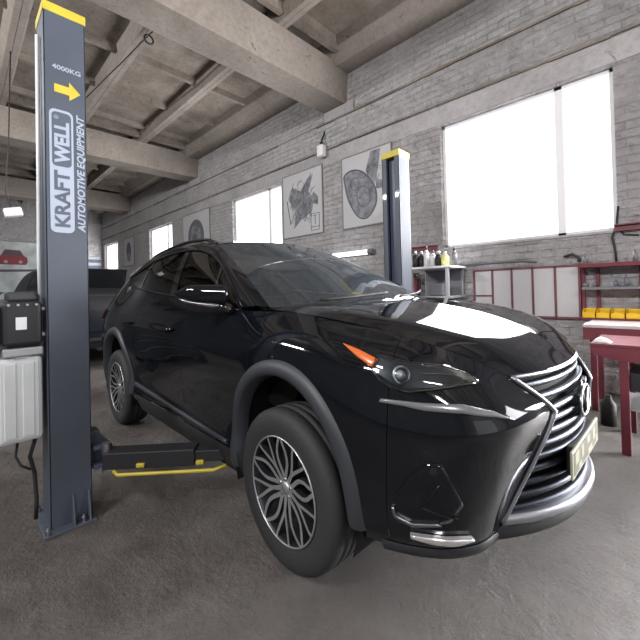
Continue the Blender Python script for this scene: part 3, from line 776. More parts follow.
b = MB(); b.box((-.74, 0, 1.475), (.02, .24, .065), Matrix.Rotation(.15, 3, 'Y'), .012); b.tube([(-.73, 0, 1.48), (-.69, 0, 1.545)], .008, 6); b.build('interior_mirror', M['matt'], car)

# ------------------------------------------------------------ two-post lift
def text_mesh(body, size, mat, parent, name, M4, extr=.0006, bold=0., shear=0., width=None):
    cu = bpy.data.curves.new(name, 'FONT'); cu.body = body; cu.size = size; cu.extrude = extr; cu.offset = bold; cu.shear = shear
    cu.align_x = 'LEFT'; cu.align_y = 'BOTTOM_BASELINE'; cu.resolution_u = 3
    t = bpy.data.objects.new(name, cu); C.objects.link(t)
    dg = bpy.context.evaluated_depsgraph_get(); me = bpy.data.meshes.new_from_object(t.evaluated_get(dg))
    bpy.data.objects.remove(t); bpy.data.curves.remove(cu)
    xs = [v.co.x for v in me.vertices]; ysv = [v.co.y for v in me.vertices]
    sx = (width/(max(xs)-min(xs))) if width else 1.; mx = min(xs)
    for v in me.vertices: v.co.x = (v.co.x-mx)*sx
    me.transform(M4); return link(name, me, mat, parent)
def rrect(y0, y1, z0, z1, r, n=5):
    pts = []
    for (cy, cz, a0) in ((y1-r, z1-r, 0), (y0+r, z1-r, PI/2), (y0+r, z0+r, PI), (y1-r, z0+r, 3*PI/2)):
        for k in range(n+1):
            a = a0+PI/2*k/n; pts.append((cy+r*math.cos(a), cz+r*math.sin(a)))
    return pts
PH = 2.857; PW = .195; PL = .23
def lift_post(name, label, loc, mirror):
    """local frame: column fills x -PL..0 and y 0..PW ; open inner side is +y (or -y when mirrored)"""
    t = thing(name, label, 'lift post', loc, 0, None)
    s = -1 if mirror else 1
    def Y(v): return PW-v if mirror else v
    w = .006; b = MB()
    b.b2((-.008, 0, .012), (0, PW, PH), .0015); b.b2((-PL, 0, .012), (-PL+.008, PW, PH), .0015)
    b.b2((-PL, min(Y(0), Y(w)), .012), (0, max(Y(0), Y(w)), PH), .0015)
    for xa, xb in ((-PL, -PL+.055), (-.055, 0)): b.b2((xa, min(Y(PW), Y(PW-w)), .012), (xb, max(Y(PW), Y(PW-w)), PH), .0015)
    for xa in (-PL+.055, -.061): b.b2((xa, min(Y(PW), Y(PW-.03)), .012), (xa+.006, max(Y(PW), Y(PW-.03)), PH), .001)
    b.build('column', M['post'] if not mirror else M['post'], t)
    b = MB(); b.b2((-.172, min(Y(.10), Y(.14)), .1), (-.058, max(Y(.10), Y(.14)), PH-.02), .002); b.build('guide_channel', M['post_dark'], t)
    b = MB(); b.b2((-.165, min(Y(.08), Y(.12)), .1), (-.15, max(Y(.08), Y(.12)), PH-.02)); b.build('lift_chain', M['dark'], t)
    b = MB(); b.b2((-PL-.004, -.004, PH-.002), (.004, PW+.004, PH+(.075 if mirror else .05)), .004); b.build('top_cap', M['yellow'], t)
    b = MB(); b.b2((-PL-.06, min(Y(-.035), Y(PW+.01)), 0), (.055, max(Y(-.035), Y(PW+.01)), .014), .003); b.build('base_plate', M['post'], t)
    for y in (.10, PW-.02):
        b = MB(); b.prism([(.0, .014), (.052, .014), (.012, .17), (.0, .17)], 1, Y(y)-.004, Y(y)+.004); b.build('gusset', M['post'], t)
    for (xx, yy) in ((.036, -.018), (.036, PW-.052), (-PL-.04, -.018), (-PL-.04, PW-.01)):
        b = MB(); b.cyl((xx, Y(yy), .014), (xx, Y(yy), .04), .012, n=6); b.cyl((xx, Y(yy), .014), (xx, Y(yy), .055), .006, n=8); b.build('anchor_bolt', M['steel'], t)
    return t, Y
P1 = (-2.4183, .3474, 0); P2 = (-2.272, 3.6911, 0)
post, Y_ = lift_post('lift_post', 'blue-grey steel lift post with yellow cap and white lettering, nearest on the left', P1, False)
# lettering on the front face (x = 0 local, facing +x); text runs upward
def face(y, z, x=.0008):   # text x axis -> world +z, text y axis -> world -y
    return Matrix(((0, 0, 1, x), (0, -1, 0, y), (1, 0, 0, z), (0, 0, 0, 1)))
def faceh(y, z, x=.0008):
    return Matrix(((0, 0, 1, x), (1, 0, 0, y), (0, 1, 0, z), (0, 0, 0, 1)))
b = MB(); b.prism(rrect(.020, .131, 1.285+.345, 2.318, .028), 0, .0, .0012); b.build('logo_panel', M['decal'], post)
b = MB(); b.prism(rrect(.031, .121, 2.000, 2.304, .022), 0, .0012, .0020); b.build('logo_inset', M['decald'], post)
text_mesh('KRAFT', .095, M['decald'], post, 'lettering', face(.108, 1.662, .0022), bold=.0030, width=.315)
text_mesh('WELL', .092, M['decal'], post, 'lettering', face(.108, 2.018, .0030), bold=.0038, width=.235)
text_mesh('®', .030, M['decal'], post, 'lettering', face(.062, 2.262, .0030), width=.022)
text_mesh('AUTOMOTIVE EQUIPMENT', .050, M['decal'], post, 'lettering', face(.182, 1.640, .0012), bold=.0012, shear=.2, width=.675)
text_mesh('4000KG', .036, M['decal'], post, 'lettering', faceh(.036, 2.545, .0012), bold=.0008, width=.135)
b = MB(); b.prism([(.045, 2.415), (.115, 2.415), (.115, 2.385), (.168, 2.437), (.115, 2.490), (.115, 2.460), (.045, 2.460)], 0, .0, .0014); b.build('arrow', M['yellow'], post)
# white tube mimicking the reflection on the outer side face, and a hose
b = MB(); b.tube([(-.10, -.014, 2.75), (-.10, -.016, 2.0), (-.10, -.02, 1.5), (-.10, -.016, 1.2)], .010, 8); b.build('side_glint_tube', M['white'], post, True)
b = MB(); b.tube([(-.12, -.03, .55), (-.12, -.07, .40), (-.13, -.05, .30), (-.11, -.045, .16), (-.10, -.05, .06)], .010, 8); b.build('hose', M['cable'], post, True)
# power unit and tank hang on the outer side of this post
b = MB(); b.box((-.13, -.115, .735), (.19, .195, .45), None, .022)
for k in range(2): b.box((-.036, -.155+.075*k, .735), (.008, .05, .39), None, .0035)
b.build('oil_tank', M['white'], post)
b = MB(); b.cyl((-.12, -.11, .95), (-.12, -.11, 1.0), .085, n=28); b.box((-.10, -.10, .985), (.15, .17, .045), None, .008); b.build('pump_block', M['galv'], post)
b = MB(); b.box((-.11, -.10, 1.135), (.17, .165, .235), None, .02); b.box((-.12, -.225, 1.13), (.14, .10, .20), None, .02); b.build('motor', M['black'], post)
b = MB(); b.box((-.11, -.10, 1.28), (.12, .13, .05), None, .012); b.build('motor_cap', M['lampdark'], post)
for k in range(4):
    b = MB(); b.cyl((-.034+.006, -.158+.038*k, 1.235), (-.016, -.158+.038*k, 1.235), .006, n=10); b.build('motor_bolt', M['steel'], post)
b = MB(); b.b2((-.026, -.13, 1.105), (-.0235, -.085, 1.17)); b.build('motor_plate', M['white'], post)
for z in (1.06, 1.20):
    b = MB(); b.b2((-.12, -.03, z), (-.07, .0, z+.02), .002); b.build('motor_bracket', M['steel'], post)
b = MB(); b.tube([(-.13, -.12, .49), (-.125, -.13, .42), (-.10, -.11, .37), (-.09, -.07, .34)], .006, 8); b.build('drain_hose', M['cable'], post, True)
b = MB(); b.tube([(-.05, -.20, 1.02), (-.04, -.26, .98), (-.05, -.30, 1.06), (-.08, -.28, 1.20)], .012, 8); b.build('hydraulic_hose', M['cable'], post, True)

post2, Y2 = lift_post('lift_post', 'grey lift post with open dark channel, behind the windscreen by the wall', P2, True)
b = MB(); b.b2((.0, .02, .9), (.0012, PW-.02, PH-.02)); b.build('pale_face_plate', M['sidepale'], post2); post2.scale = (1.06, 1.2, 1)  # thin plate over the front face, slightly paler than the column

def carriage_and_arms(parent, Y, z, tips, mirror):
    b = MB(); ys_ = sorted((Y(.05), Y(PW-.004))); yp = sorted((Y(PW-.01), Y(PW+.06)))
    b.b2((-PL+.065, ys_[0], z-.10), (-.065, ys_[1], z+.60), .004); b.b2((-PL+.065, yp[0], z-.09), (-.065, yp[1], z+.13), .006); b.build('carriage', M['post_dark'], parent)
    b = MB(); ys2 = sorted((Y(PW+.01), Y(PW+.10))); b.b2((-PL-.02, ys2[0], z-.06), (.03, ys2[1], z-.045), .002); b.b2((-PL-.02, ys2[0], z+.045), (.03, ys2[1], z+.06), .002)
    b.build('carriage_bracket', M['post_dark'], parent)
z_a = .335
carriage_and_arms(post, Y_, z_a, None, False); carriage_and_arms(post2, Y2, z_a, None, True)
def arm(parent, base, tip, z, yellow=True):
    a = Vector((*base, 0)); c = Vector((*tip, 0)); d = (c-a); L = d.length; d.normalize(); ang = math.atan2(d.y, d.x); Rm = Matrix.Rotation(ang, 3, 'Z')
    root = bpy.data.objects.new('lift_arm', None); C.objects.link(root); root.parent = parent; root.location = (base[0], base[1], z); root.rotation_euler = (0, 0, ang)
    b = MB(); b.b2((0, -.055, -.05), (L*.62, .055, .045), .006); b.build('outer_tube', M['black'], root)
    b = MB(); b.b2((L*.3, -.043, -.035), (L, .043, .03), .005); b.build('inner_tube', M['black'], root)
    b = MB(); b.cyl((0, 0, -.075), (0, 0, .085), .026, n=20); b.build('hinge_pin', M['steel'], root)
    b = MB(); b.cyl((L, 0, -.04), (L, 0, .05), .045, n=24); b.cyl((L, 0, .05), (L, 0, .075), .06, n=24); b.build('lift_pad', M['matt'], root)
    if yellow:
        b = MB(); b.tube([(L*.08, -.060, -.055), (L*.12, -.085, -.065), (L*.5, -.085, -.065), (L*.76, -.085, -.065), (L*.84, -.062, -.052)], .010, 8); b.build('toe_guard', M['yellow'], root, True)
        for f in (.26, .66):
            b = MB(); b.box((L*f, -.06, -.028), (.045, .02, .022), None, .004); b.cyl((L*f, -.075, -.028), (L*f, -.04, -.028), .007, n=10); b.build('guard_bracket', M['yellow'], root)
    return root
a_ = arm(post, (.03, PW+.07), (.03+.56, PW+.07+.62), z_a-.01)
arm(post2, (.03, -.07), (.50, -.62), z_a-.01); arm(post2, (-PL-.02, -.07), (-PL-.55, -.62), z_a-.01, False)

# ------------------------------------------------------------ right wall furniture
YW = Y1
def wposter(x0, x1, z0, z1, label, draw, name='poster'):
    t = thing(name, label, 'poster', ((x0+x1)/2, YW, z0)); w = (x1-x0)/2; h = z1-z0
    b = MB()
    for p0, p1 in (((-w-.02, -.03, -.02), (-w, 0, h+.02)), ((w, -.03, -.02), (w+.02, 0, h+.02)), ((-w, -.03, -.02), (w, 0, 0)), ((-w, -.03, h), (w, 0, h+.02))): b.b2(p0, p1)
    b.build('poster_frame', M['frame'], t)
    k = MB(); m2 = MB(); draw(k, m2, w, h); sh_ = MB().b2((-w, -.022, 0), (w, -.012, h))
    sh_._add(k.bm, 1); sh_._add(m2.bm, 2); sh_.build('sheet', [M['poster'], M['ink'], M['inkmid']], t)
def ell(b, cx, cz, rx, rz, rot=0, n=28, y=-.0225):
    pts = []
    for k in range(n):
        a = 2*PI*k/n; u, v = rx*math.cos(a), rz*math.sin(a); pts.append((cx+u*math.cos(rot)-v*math.sin(rot), cz+u*math.sin(rot)+v*math.cos(rot)))
    b.prism(pts, 1, y-.0006, y+.0006)
def ring(b, cx, cz, rx, rz, rot, wd, y=-.0228, n=30):
    out = []
    for k in range(n):
        a = 2*PI*k/n; u, v = rx*math.cos(a), rz*math.sin(a); out.append((cx+u*math.cos(rot)-v*math.sin(rot), y, cz+u*math.sin(rot)+v*math.cos(rot)))
    b.tube(out, wd, 4, closed=True)
def ln(b, p, q, wd, y=-.0232): b.tube([(p[0], y, p[1]), (q[0], y, q[1])], wd, 4)
def draw_gearbox(k, m, w, h):
    rd = random.Random(2)
    m.prism([(-w*.72, h*.62), (-w*.5, h*.80), (-w*.05, h*.70), (w*.35, h*.88), (w*.6, h*.92), (w*.35, h*.66), (w*.62, h*.52), (w*.50, h*.34), (-w*.05, h*.24), (-w*.45, h*.12), (-w*.30, h*.4)], 1, -.0232, -.0222)
    for i in range(34):
        a = rd.uniform(0, 6.28); cx, cz = rd.uniform(-w*.55, w*.45), rd.uniform(h*.22, h*.80)
        ring(k, cx, cz, rd.uniform(.02, .09), rd.uniform(.02, .12), a, .004, -.0238, 14)
    for i in range(24):
        cx, cz = rd.uniform(-w*.6, w*.5), rd.uniform(h*.2, h*.85); a = rd.uniform(.6, 1.5); ln(k, (cx, cz), (cx+.16*math.cos(a), cz+.16*math.sin(a)), .006, -.0238)
    ln(k, (-w*.78, h*.60), (-w*.60, h*.20), .012)
    m.prism([(w*.35, h*.50), (w*.8, h*.42), (w*.82, h*.54), (w*.6, h*.64)], 1, -.0236, -.0230)
    for p, q in (((w*.45, h*.05), (w*.45, h*.30)), ((w*.85, h*.05), (w*.85, h*.30)), ((w*.45, h*.05), (w*.85, h*.05)), ((w*.45, h*.30), (w*.85, h*.30)), ((w*.45, h*.10), (w*.85, h*.10)), ((w*.65, h*.14), (w*.65, h*.27)), ((w*.57, h*.27), (w*.73, h*.27))): ln(k, p, q, .007)
def draw_headlamp(k, m, w, h):
    pts = [(-w*.93, h*.72), (-w*.55, h*.80), (-w*.05, h*.72), (w*.38, h*.48), (w*.40, h*.26), (w*.05, h*.10), (-w*.35, h*.14), (-w*.75, h*.40)]
    pts = [tuple(q) for q in crm(10, np.linspace(1, 9, 49)[:-1]) @ np.array([pts[-1]]+pts+[pts[0]])]; m.prism(pts[::-1], 1, -.0232, -.0222); P = [(x, -.0238, z) for x, z in pts]
    k.tube(P, .016, 4, closed=True)
    ell(m, 0, 0, .001, .001)
    ring(k, -w*.1, h*.40, .15, .20, .2, .008); ring(k, -w*.45, h*.60, .10, .12, .2, .006); ring(k, w*.1, h*.5, .10, .10, 0, .006)
    m.prism([(w*.02, h*.74), (w*.22, h*.98), (w*.62, h*.98), (w*.45, h*.60), (w*.25, h*.52)], 1, -.0236, -.0224)
    m.prism([(w*.40, h*.60), (w*.9, h*.52), (w*.9, h*.44), (w*.42, h*.46)], 1, -.0236, -.0224)
    rd = random.Random(5)
    for i in range(20):
        cx, cz = rd.uniform(-w*.6, w*.7), rd.uniform(h*.3, h*.9)
        if cz > h*.8 and cx < 0: continue
        a = rd.uniform(0, 3); ln(k, (cx, cz), (cx+.10*math.cos(a), cz+.10*math.sin(a)), .005)
def draw_disc(k, m, w, h):
    ell(k, 0, h*.5, w*.60, h*.36, .5); ell(m, -w*.05, h*.5, w*.42, h*.24, .5, y=-.0235); ell(k, -w*.1, h*.48, w*.16, h*.10, .5, y=-.0245)
    for a in (.3, 1., 1.8, 2.6): ln(k, (0-w*.5*math.cos(a), h*.5-h*.3*math.sin(a)), (w*.5*math.cos(a), h*.5+h*.3*math.sin(a)), .012, -.0245)
def draw_tall(k, m, w, h):
    ell(k, 0, h*.55, w*.45, h*.30, .1); ell(m, 0, h*.30, w*.35, h*.16, 0, y=-.0235)
wposter(-6.33, -5.09, 2.475, 3.86, 'framed poster with grey cutaway gearbox drawing, next to the second window', draw_gearbox)
wposter(-4.53, -3.42, 2.452, 3.80, 'framed poster with large dark oval headlamp drawing, partly behind the far lift post', draw_headlamp)
wposter(-11.5, -9.75, 2.30, 3.80, 'poster with a dark slanted disc drawing, between the two middle windows', draw_disc)
wposter(-17.5, -16.2, 2.55, 3.75, 'small poster with dark upright shape, between the two farthest windows', draw_tall)

# fluorescent tube low on the wall
t = thing('tube_lamp', 'bright white fluorescent tube lamp on the wall behind the windscreen', 'lamp', (-4.32, YW, 1.95))
MB().cyl((-.47, -.06, 0), (.40, -.06, 0), .045, n=16).build('lamp_tube', M['tube'], t, True)
b = MB(); b.b2((-.5, -.03, -.04), (.52, .0, .04), .004); b.cyl((.40, -.06, 0), (.50, -.06, 0), .05, n=16); b.cyl((-.52, -.06, 0), (-.47, -.06, 0), .05, n=16); b.build('lamp_bracket', M['greyshelf'], t)
# bulb in a socket hanging off the lintel
t = thing('wall_lamp', 'small white lamp on a short cable above the gearbox poster', 'lamp', (-5.0, YW, 4.02))
b = MB(); b.box((0, -.10, .07), (.17, .15, .24), None, .035); b.build('lamp_shade', M['winframe'], t, True)
b = MB(); b.tube([(0, -.10, .18), (0, -.09, .30), (.01, -.03, .42), (.0, -.01, .50)], .016, 6); b.build('cable', M['cable'], t)
b = MB(); b.cyl((0, -.10, .18), (0, -.10, .25), .04, n=12); b.build('socket', M['matt'], t)
# red rails either side of the big window
for (x0, x1, lb) in ((-3.10, -2.62, 'short dull red steel rail on the wall, left of the large window'), (-.46, .9, 'dull red steel rail on the wall, right of the large window')):
    b = MB(); b.b2((x0, YW-.07, 1.86), (x1, YW-.001, 1.875), .003); b.b2((x0, YW-.07, 1.925), (x1, YW-.001, 1.94), .003); b.b2((x0, YW-.03, 1.86), (x1, YW-.001, 1.94))
    tag(b.build('wall_rail', M['redrail']), lb, 'rail')
# fire extinguisher
t = thing('fire_extinguisher', 'red fire extinguisher hanging on the wall beside the metal rack', 'fire extinguisher', (-2.98, YW, 1.03))
MB().cyl((0, -.10, 0), (0, -.10, .36), .075, n=20).sph((0, -.10, .36), .075, (1, 1, .6)).build('cylinder', M['red'], t, True)
b = MB(); b.cyl((0, -.10, .40), (0, -.10, .46), .022); b.box((.02, -.10, .47), (.12, .03, .03), None, .006); b.build('valve', M['black'], t)
b = MB(); b.tube([(0.02, -.10, .44), (.10, -.12, .38), (.10, -.13, .2), (.08, -.12, .08)], .012, 8); b.build('hose', M['cable'], t, True)
MB().b2((-.03, -.03, .1), (.03, 0, .3)).build('wall_bracket', M['matt'], t)
# light metal rack with bottles
RX0, RX1, RY0, RY1, RZ = -2.78, -2.22, 4.78, 5.26, 1.56
t = thing('metal_rack', 'light grey metal rack under the window with bottles on top', 'rack', (RX0, RY0, 0))
for x, y in ((0, 0), (.56, 0), (0, .48), (.56, .48)): MB().b2((x-.022, y-.022, 0), (x+.022, y+.022, RZ), .003).build('upright', M['galv'], t)
for z in (.30, .75, 1.12, RZ-.015): MB().b2((-.06, -.05, z), (.62, .50, z+.03), .004).build('shelf', M['galv'] if z < 1.5 else M['winframe'], t)
MB().b2((.0, .44, 1.15), (.56, .46, RZ-.03)).build('back_panel', M['greyshelf'], t)
def bottle(x, y, z, h, r, kind, lb):
    t = thing('bottle', lb, 'bottle', (x, y, z), 0, 'bottles on top of the metal rack')
    body, cap = {'k': ('black', 'bottle_w'), 'w': ('bottle_w', 'redrail'), 'y': ('bottle_y', 'bottle_w'), 'd': ('greyshelf', 'black')}[kind]
    MB().cyl((0, 0, 0), (0, 0, h*.66), r, n=14).cyl((0, 0, h*.66), (0, 0, h*.82), r, r*.4, n=14).build('bottle_body', M[body], t, True)
    MB().cyl((0, 0, h*.82), (0, 0, h), r*.42, n=10).build('bottle_cap', M[cap], t, True)
for args in ((-2.74, 4.85, .25, .045, 'k', 'black bottle with white cap at the left end of the rack top'), (-2.655, 4.87, .24, .042, 'k', 'second black bottle from the left on the rack top'),
             (-2.57, 4.86, .31, .040, 'w', 'tall white bottle with red cap on the rack top, in front of the window corner'), (-2.48, 4.88, .24, .042, 'w', 'white bottle left of the wide black bottle on the rack top'),
             (-2.385, 4.87, .22, .05, 'k', 'wide black bottle left of the yellow bottle on the rack top'), (-2.28, 4.85, .20, .055, 'y', 'pale yellow bottle on the rack top'), (-2.20, 4.97, .26, .035, 'd', 'dark grey spray bottle behind the yellow bottle')):
    bottle(args[0], args[1], RZ+.015, *args[2:])
b = MB(); b.box((0, 0, .09), (.22, .2, .18), None, .02); o = b.build('tool_case', M['greyshelf']); o.location = (-2.45, 4.98, 1.151); tag(o, 'dark grey tool case on the upper inner shelf of the metal rack', 'case')
# red framed panels
FX0, FX1, FZ0, FZ1 = -2.05, -.80, .86, 1.50
t = thing('framed_panel_board', 'long board of pale panels in a dull red steel frame under the window', 'board', (FX0, YW, FZ0))
W_ = FX1-FX0; H_ = FZ1-FZ0
for k in range(5):
    MB().b2((W_/5*k+.012, -.035, .012), (W_/5*(k+1)-.012, -.022, H_-.012)).build('panel', M['panel'], t)
b = MB()
for k in range(6): b.b2((W_/5*k-.012, -.05, 0), (W_/5*k+.012, -.015, H_))
b.b2((0, -.05, -.012), (W_, -.015, .012)); b.b2((0, -.05, H_-.012), (W_, -.015, H_+.012)); b.b2((0, -.048, H_*.42), (W_/5, -.016, H_*.42+.02))
b.build('panel_frame', M['redrail'], t)
MB().b2((.05, -.015, .1), (W_-.05, 0, H_-.1)).build('wall_mount', M['greyshelf'], t)
b = MB(); b.tube([(-.93, YW-.06, 1.62), (-.86, YW-.06, 1.64), (-.80, YW-.06, 1.60), (-.79, YW-.06, 1.56), (-.80, YW-.06, 1.54)], .018, 8); b.tube([(-.93, YW-.06, 1.62), (-.95, YW, 1.62)], .014, 6); tag(b.build('hook', M['cable'], None, True), 'black curved hook on the wall above the framed board', 'hook')
b = MB(); b.tube([(-2.30, YW-.02, 1.585), (-1.9, YW-.02, 1.60), (-1.4, YW-.02, 1.60), (-1.25, YW-.02, 1.575)], .014, 6); tag(b.build('cable', M['greyshelf'], None, True), 'grey cable running along the wall above the framed board', 'cable')

# red tool rack on the wall
TX0, TX1, TY = -.78, .55, YW-.26
t = thing('tool_rack', 'red steel wall rack with grey shelf above the workbench', 'rack', (TX0, TY, .86))
for x in (0, .14, .52, 1.33-.03): MB().b2((x, .22, 0), (x+.035, .26, .64), .003).build('upright', M['red'], t)
MB().b2((0, .02, .60), (1.33, .26, .645), .003).build('top_rail', M['red'], t)
MB().b2((.03, .0, .345), (1.33, .26, .375), .003).build('shelf', M['greyshelf'], t)
MB().b2((.0, .0, .0), (1.33, .26, .025), .003).build('lower_shelf', M['red'], t)
b0 = None
for k in range(6):
    lb = ['yellow storage bin at the left end of the lower rack shelf', 'second yellow storage bin from the left on the lower rack shelf', 'third yellow storage bin from the left on the lower rack shelf', 'fourth yellow storage bin from the left, at the photo edge', 'yellow storage bin just past the photo edge, fifth from the left', 'yellow storage bin farthest right on the lower rack shelf'][k]
    if k == 0:
        t = thing('storage_bin', lb, 'bin', (TX0+.03, TY-.005, .886), 0, 'yellow bins on the red rack')
        b = MB(); b.b2((0, 0, 0), (.118, .20, .008)); b.b2((0, 0, 0), (.118, .006, .055)); b.b2((0, .194, 0), (.118, .2, .10)); b.prism([(0, 0), (.2, 0), (.2, .10), (.10, .10), (0, .055)], 0, 0, .006); b.prism([(0, 0), (.2, 0), (.2, .10), (.10, .10), (0, .055)], 0, .112, .118); b.build('bin_body', M['binyel'], t)
        MB().b2((.02, -.004, .052), (.098, .004, .064), .001).build('bin_lip', M['binyel'], t); b0 = t
    else:
        c = copy_tree(b0); c.location.x = TX0+.03+.128*k; c['label'] = lb
items = [('spray_can', .06, .645, .10, .025, 'dark can standing at the left of the rack top rail'), ('spray_can', .50, .645, .13, .022, 'thin dark can on the rack top rail, above the grey shelf tools'), ('tool_holder', .06, .375, .05, .03, 'small dark tool at the left end of the grey shelf'), ('tool_holder', .14, .375, .07, .018, 'small dark upright tool second from the left on the grey shelf'),
         ('tool_holder', .33, .375, .08, .02, 'short dark tool in the middle of the grey shelf'), ('tool_holder', .42, .375, .13, .022, 'tall dark tool on the grey shelf'), ('tool_holder', .385, .375, .05, .03, 'squat dark tool between the short and tall tools on the grey shelf')]
for nm, x, z, h, r, lb in items:
    b = MB(); b.cyl((0, 0, 0), (0, 0, h*.75), r, n=12); b.cyl((0, 0, h*.75), (0, 0, h), r*.5, n=10); o = b.build(nm, M['greyshelf'], None, True); o.location = (TX0+x, TY+.10, .8615+z); tag(o, lb, 'can' if nm == 'spray_can' else 'tool')
b = MB(); b.tube([(-.42, YW-.011, 2.15), (-.44, YW-.011, 1.95), (-.48, YW-.011, 1.80), (-.46, YW-.011, 1.66), (-.45, YW-.03, 1.52)], .012, 6); b.tube([(-.44, YW-.009, 1.95), (-.38, YW-.009, 1.82), (-.25, YW-.009, 1.80)], .010, 6); tag(b.build('cable', M['cable'], None, True), 'dark forked cable hanging right of the large window', 'cable')
# workbench at the wall
t = thing('workbench', 'red workbench with a pale worn top against the wall, under the yellow bins', 'workbench', (-.66, 4.45, 0))
MB().b2((0, 0, .835), (1.6, .60, .865), .004).build('bench_top', M['benchtop'], t)
MB().b2((.0, .01, .71), (1.6, .58, .835), .004).build('bench_body', M['red'], t)
for x in (.05, 1.5): 
    for y in (.05, .52): MB().b2((x, y, 0), (x+.05, y+.05, .71), .003).build('leg', M['red'], t)
# nearer red table
t = thing('welding_table', 'nearer red steel table with deep skirt and red legs, right edge of the photo', 'table', (-.47, 3.45, 0))
MB().b2((0, 0, .79), (1.3, .62, .815), .004).build('table_top', M['red'], t)
b = MB(); b.prism([(.01, .735), (.12, .70), (.19, .69), (1.29, .69), (1.29, .79), (.01, .79)], 1, .005, .02); b.b2((.01, .6, .69), (1.29, .615, .79)); b.b2((.01, .02, .72), (.025, .60, .79)); b.build('skirt', M['red'], t)
for x in (.17, 1.2):
    for y in (.01, .56): MB().b2((x, y, 0), (x+.055, y+.05, .70), .003).build('leg', M['red'], t)
MB().b2((.17, .03, .33), (1.25, .58, .345)).build('lower_shelf', M['galv'], t)
MB().b2((.225, .06, .47), (1.2, .58, .60), .004).build('drawer', M['black'], t)
b = MB(); b.prism([(0, 0), (.12, 0), (.09, .02), (.05, .035), (.02, .02)], 1, 0, .10); o = b.build('rag', M['bottle_w'], None, True); o.location = (-.465, 3.50, .816); tag(o, 'crumpled white rag on the corner of the nearer red table', 'rag')
b = MB(); prof = [(0, .001), (0, .085), (.25, .085), (.31, .04), (.36, .035), (.36, .001)]
b.grid([[(r*math.cos(2*PI*k/20), r*math.sin(2*PI*k/20), z) for k in range(20)] for z, r in prof], wrap=True); o = b.build('gas_canister', M['cable'], None, True); o.location = (-.44, 4.12, 0); o.scale = (.7, .7, .75); tag(o, 'small dark canister on the floor beside the red table leg', 'canister')

# ------------------------------------------------------------ left background
t = thing('banner', 'large pale wall banner with a red car picture, far left background', 'banner', (X0+.05, 0, 0))
MB().b2((0, -1.6, 1.2), (.03, 2.75, 3.75)).build('banner_sheet', M['banner'], t)
b = MB(); b.prism([(1.27+.47*a, .45+.88*b_-.02) for a, b_ in [(.05, 2.62), (2.05, 2.62), (2.2, 2.75), (2.15, 3.0), (1.9, 3.08), (1.65, 3.35), (.55, 3.38), (.25, 3.08), (.0, 2.98)]], 0, .03, .036); b.build('car_picture', M['bannerred'], t)
b = MB(); b.prism([(1.27+.47*a, .45+.88*b_-.02) for a, b_ in [(.35, 3.08), (1.78, 3.06), (1.58, 3.30), (.60, 3.32)]], 0, .036, .04); b.build('car_picture_glass', M['bannerdk'], t)
b = MB(); ell_pts = lambda cx, cz, r: [(cx+r*math.cos(2*PI*k/18), cz+r*math.sin(2*PI*k/18)) for k in range(18)]
b.prism(ell_pts(1.55, 2.86, .07), 0, .036, .044); b.prism(ell_pts(2.05, 2.86, .07), 0, .036, .044); b.build('car_picture_lamps', M['decal'], t)
b = MB(); b.prism([(-1.6, 2.3), (2.75, 2.45), (2.75, 2.55), (-1.6, 2.42)], 0, .03, .034); b.prism([(-1.6, 1.9), (1.2, 1.3), (1.5, 1.5), (-1.6, 2.2)], 0, .03, .034); b.build('banner_stripe', M['bannerdk'], t)
# hanging factory lamp
t = thing('hanging_lamp', 'small pale lamp box hanging from the ceiling at far left', 'lamp', (-8.0, .70, 2.66))
b = MB(); b.box((0, 0, .07), (.16, .24, .15), Matrix.Rotation(.25, 3, 'X'), .02); b.build('lamp_box', M['winframe'], t)
b = MB(); b.tube([(0, -.02, .14), (0, -.10, .40), (0, -.05, 1.2), (0, 0, 3.08)], .010, 6); b.build('cable', M['cable'], t)
# ceiling cable with ring
b = MB(); pts = [(-4.9, 2.35, 5.0), (-5.2, 2.28, 5.42), (-5.9, 2.21, 5.44), (-6.9, 2.10, 5.40), (-7.6, 2.05, 5.43), (-8.6, 1.98, 5.46), (-10.4, 1.7, 5.3)]
b.tube(pts, .012, 6); b.tube([(-5.9+.0, 2.21+.07*math.cos(a), 5.37+.07*math.sin(a)) for a in np.linspace(0, 2*PI, 17)[:-1]], .014, 6, closed=True)
tag(b.build('ceiling_cable', M['cable'], None, True), 'black cable with a ring slung under the ceiling slab', 'cable')

# second vehicle
t = thing('car', 'dark SUV with raised hood behind the black crossover, seen beside the left lift post', 'car', (-7.4, 1.80, 0))
def sec(x, hw, z0, z1, tw, zb):
    return [(x, -hw*.96, z0), (x, -hw, .55), (x, -hw, zb-.15), (x, -hw*.95, zb), (x, -tw, z1-.06), (x, -tw*.8, z1), (x, 0, z1+.02), (x, tw*.8, z1), (x, tw, z1-.06), (x, hw*.95, zb), (x, hw, zb-.15), (x, hw, .55), (x, hw*.96, z0)]
S2 = Surf([sec(-4.6, .84, .35, 1.45, .62, 1.20), sec(-4.3, .92, .30, 1.72, .66, 1.22), sec(-3.0, .95, .28, 1.80, .70, 1.22), sec(-1.9, .95, .28, 1.79, .70, 1.22), sec(-1.55, .95, .28, 1.48, .80, 1.26), sec(-.6, .94, .30, 1.40, .82, 1.25), sec(-.05, .86, .32, 1.33, .76, 1.22), sec(.03, .78, .34, 1.22, .70, 1.12)])
P = S2.ev(np.linspace(0, 12, 60), np.linspace(0, 7, 70)); b = MB(); b.grid([[tuple(q) for q in r] for r in P])
b.bm.faces.new([b.bm.verts.new(tuple(q)) for q in P[-1]]); b.bm.faces.new([b.bm.verts.new(tuple(q)) for q in P[0]]); bmesh.ops.remove_doubles(b.bm, verts=b.bm.verts, dist=1e-4); b.build('body', M['secondpaint'], t, True)
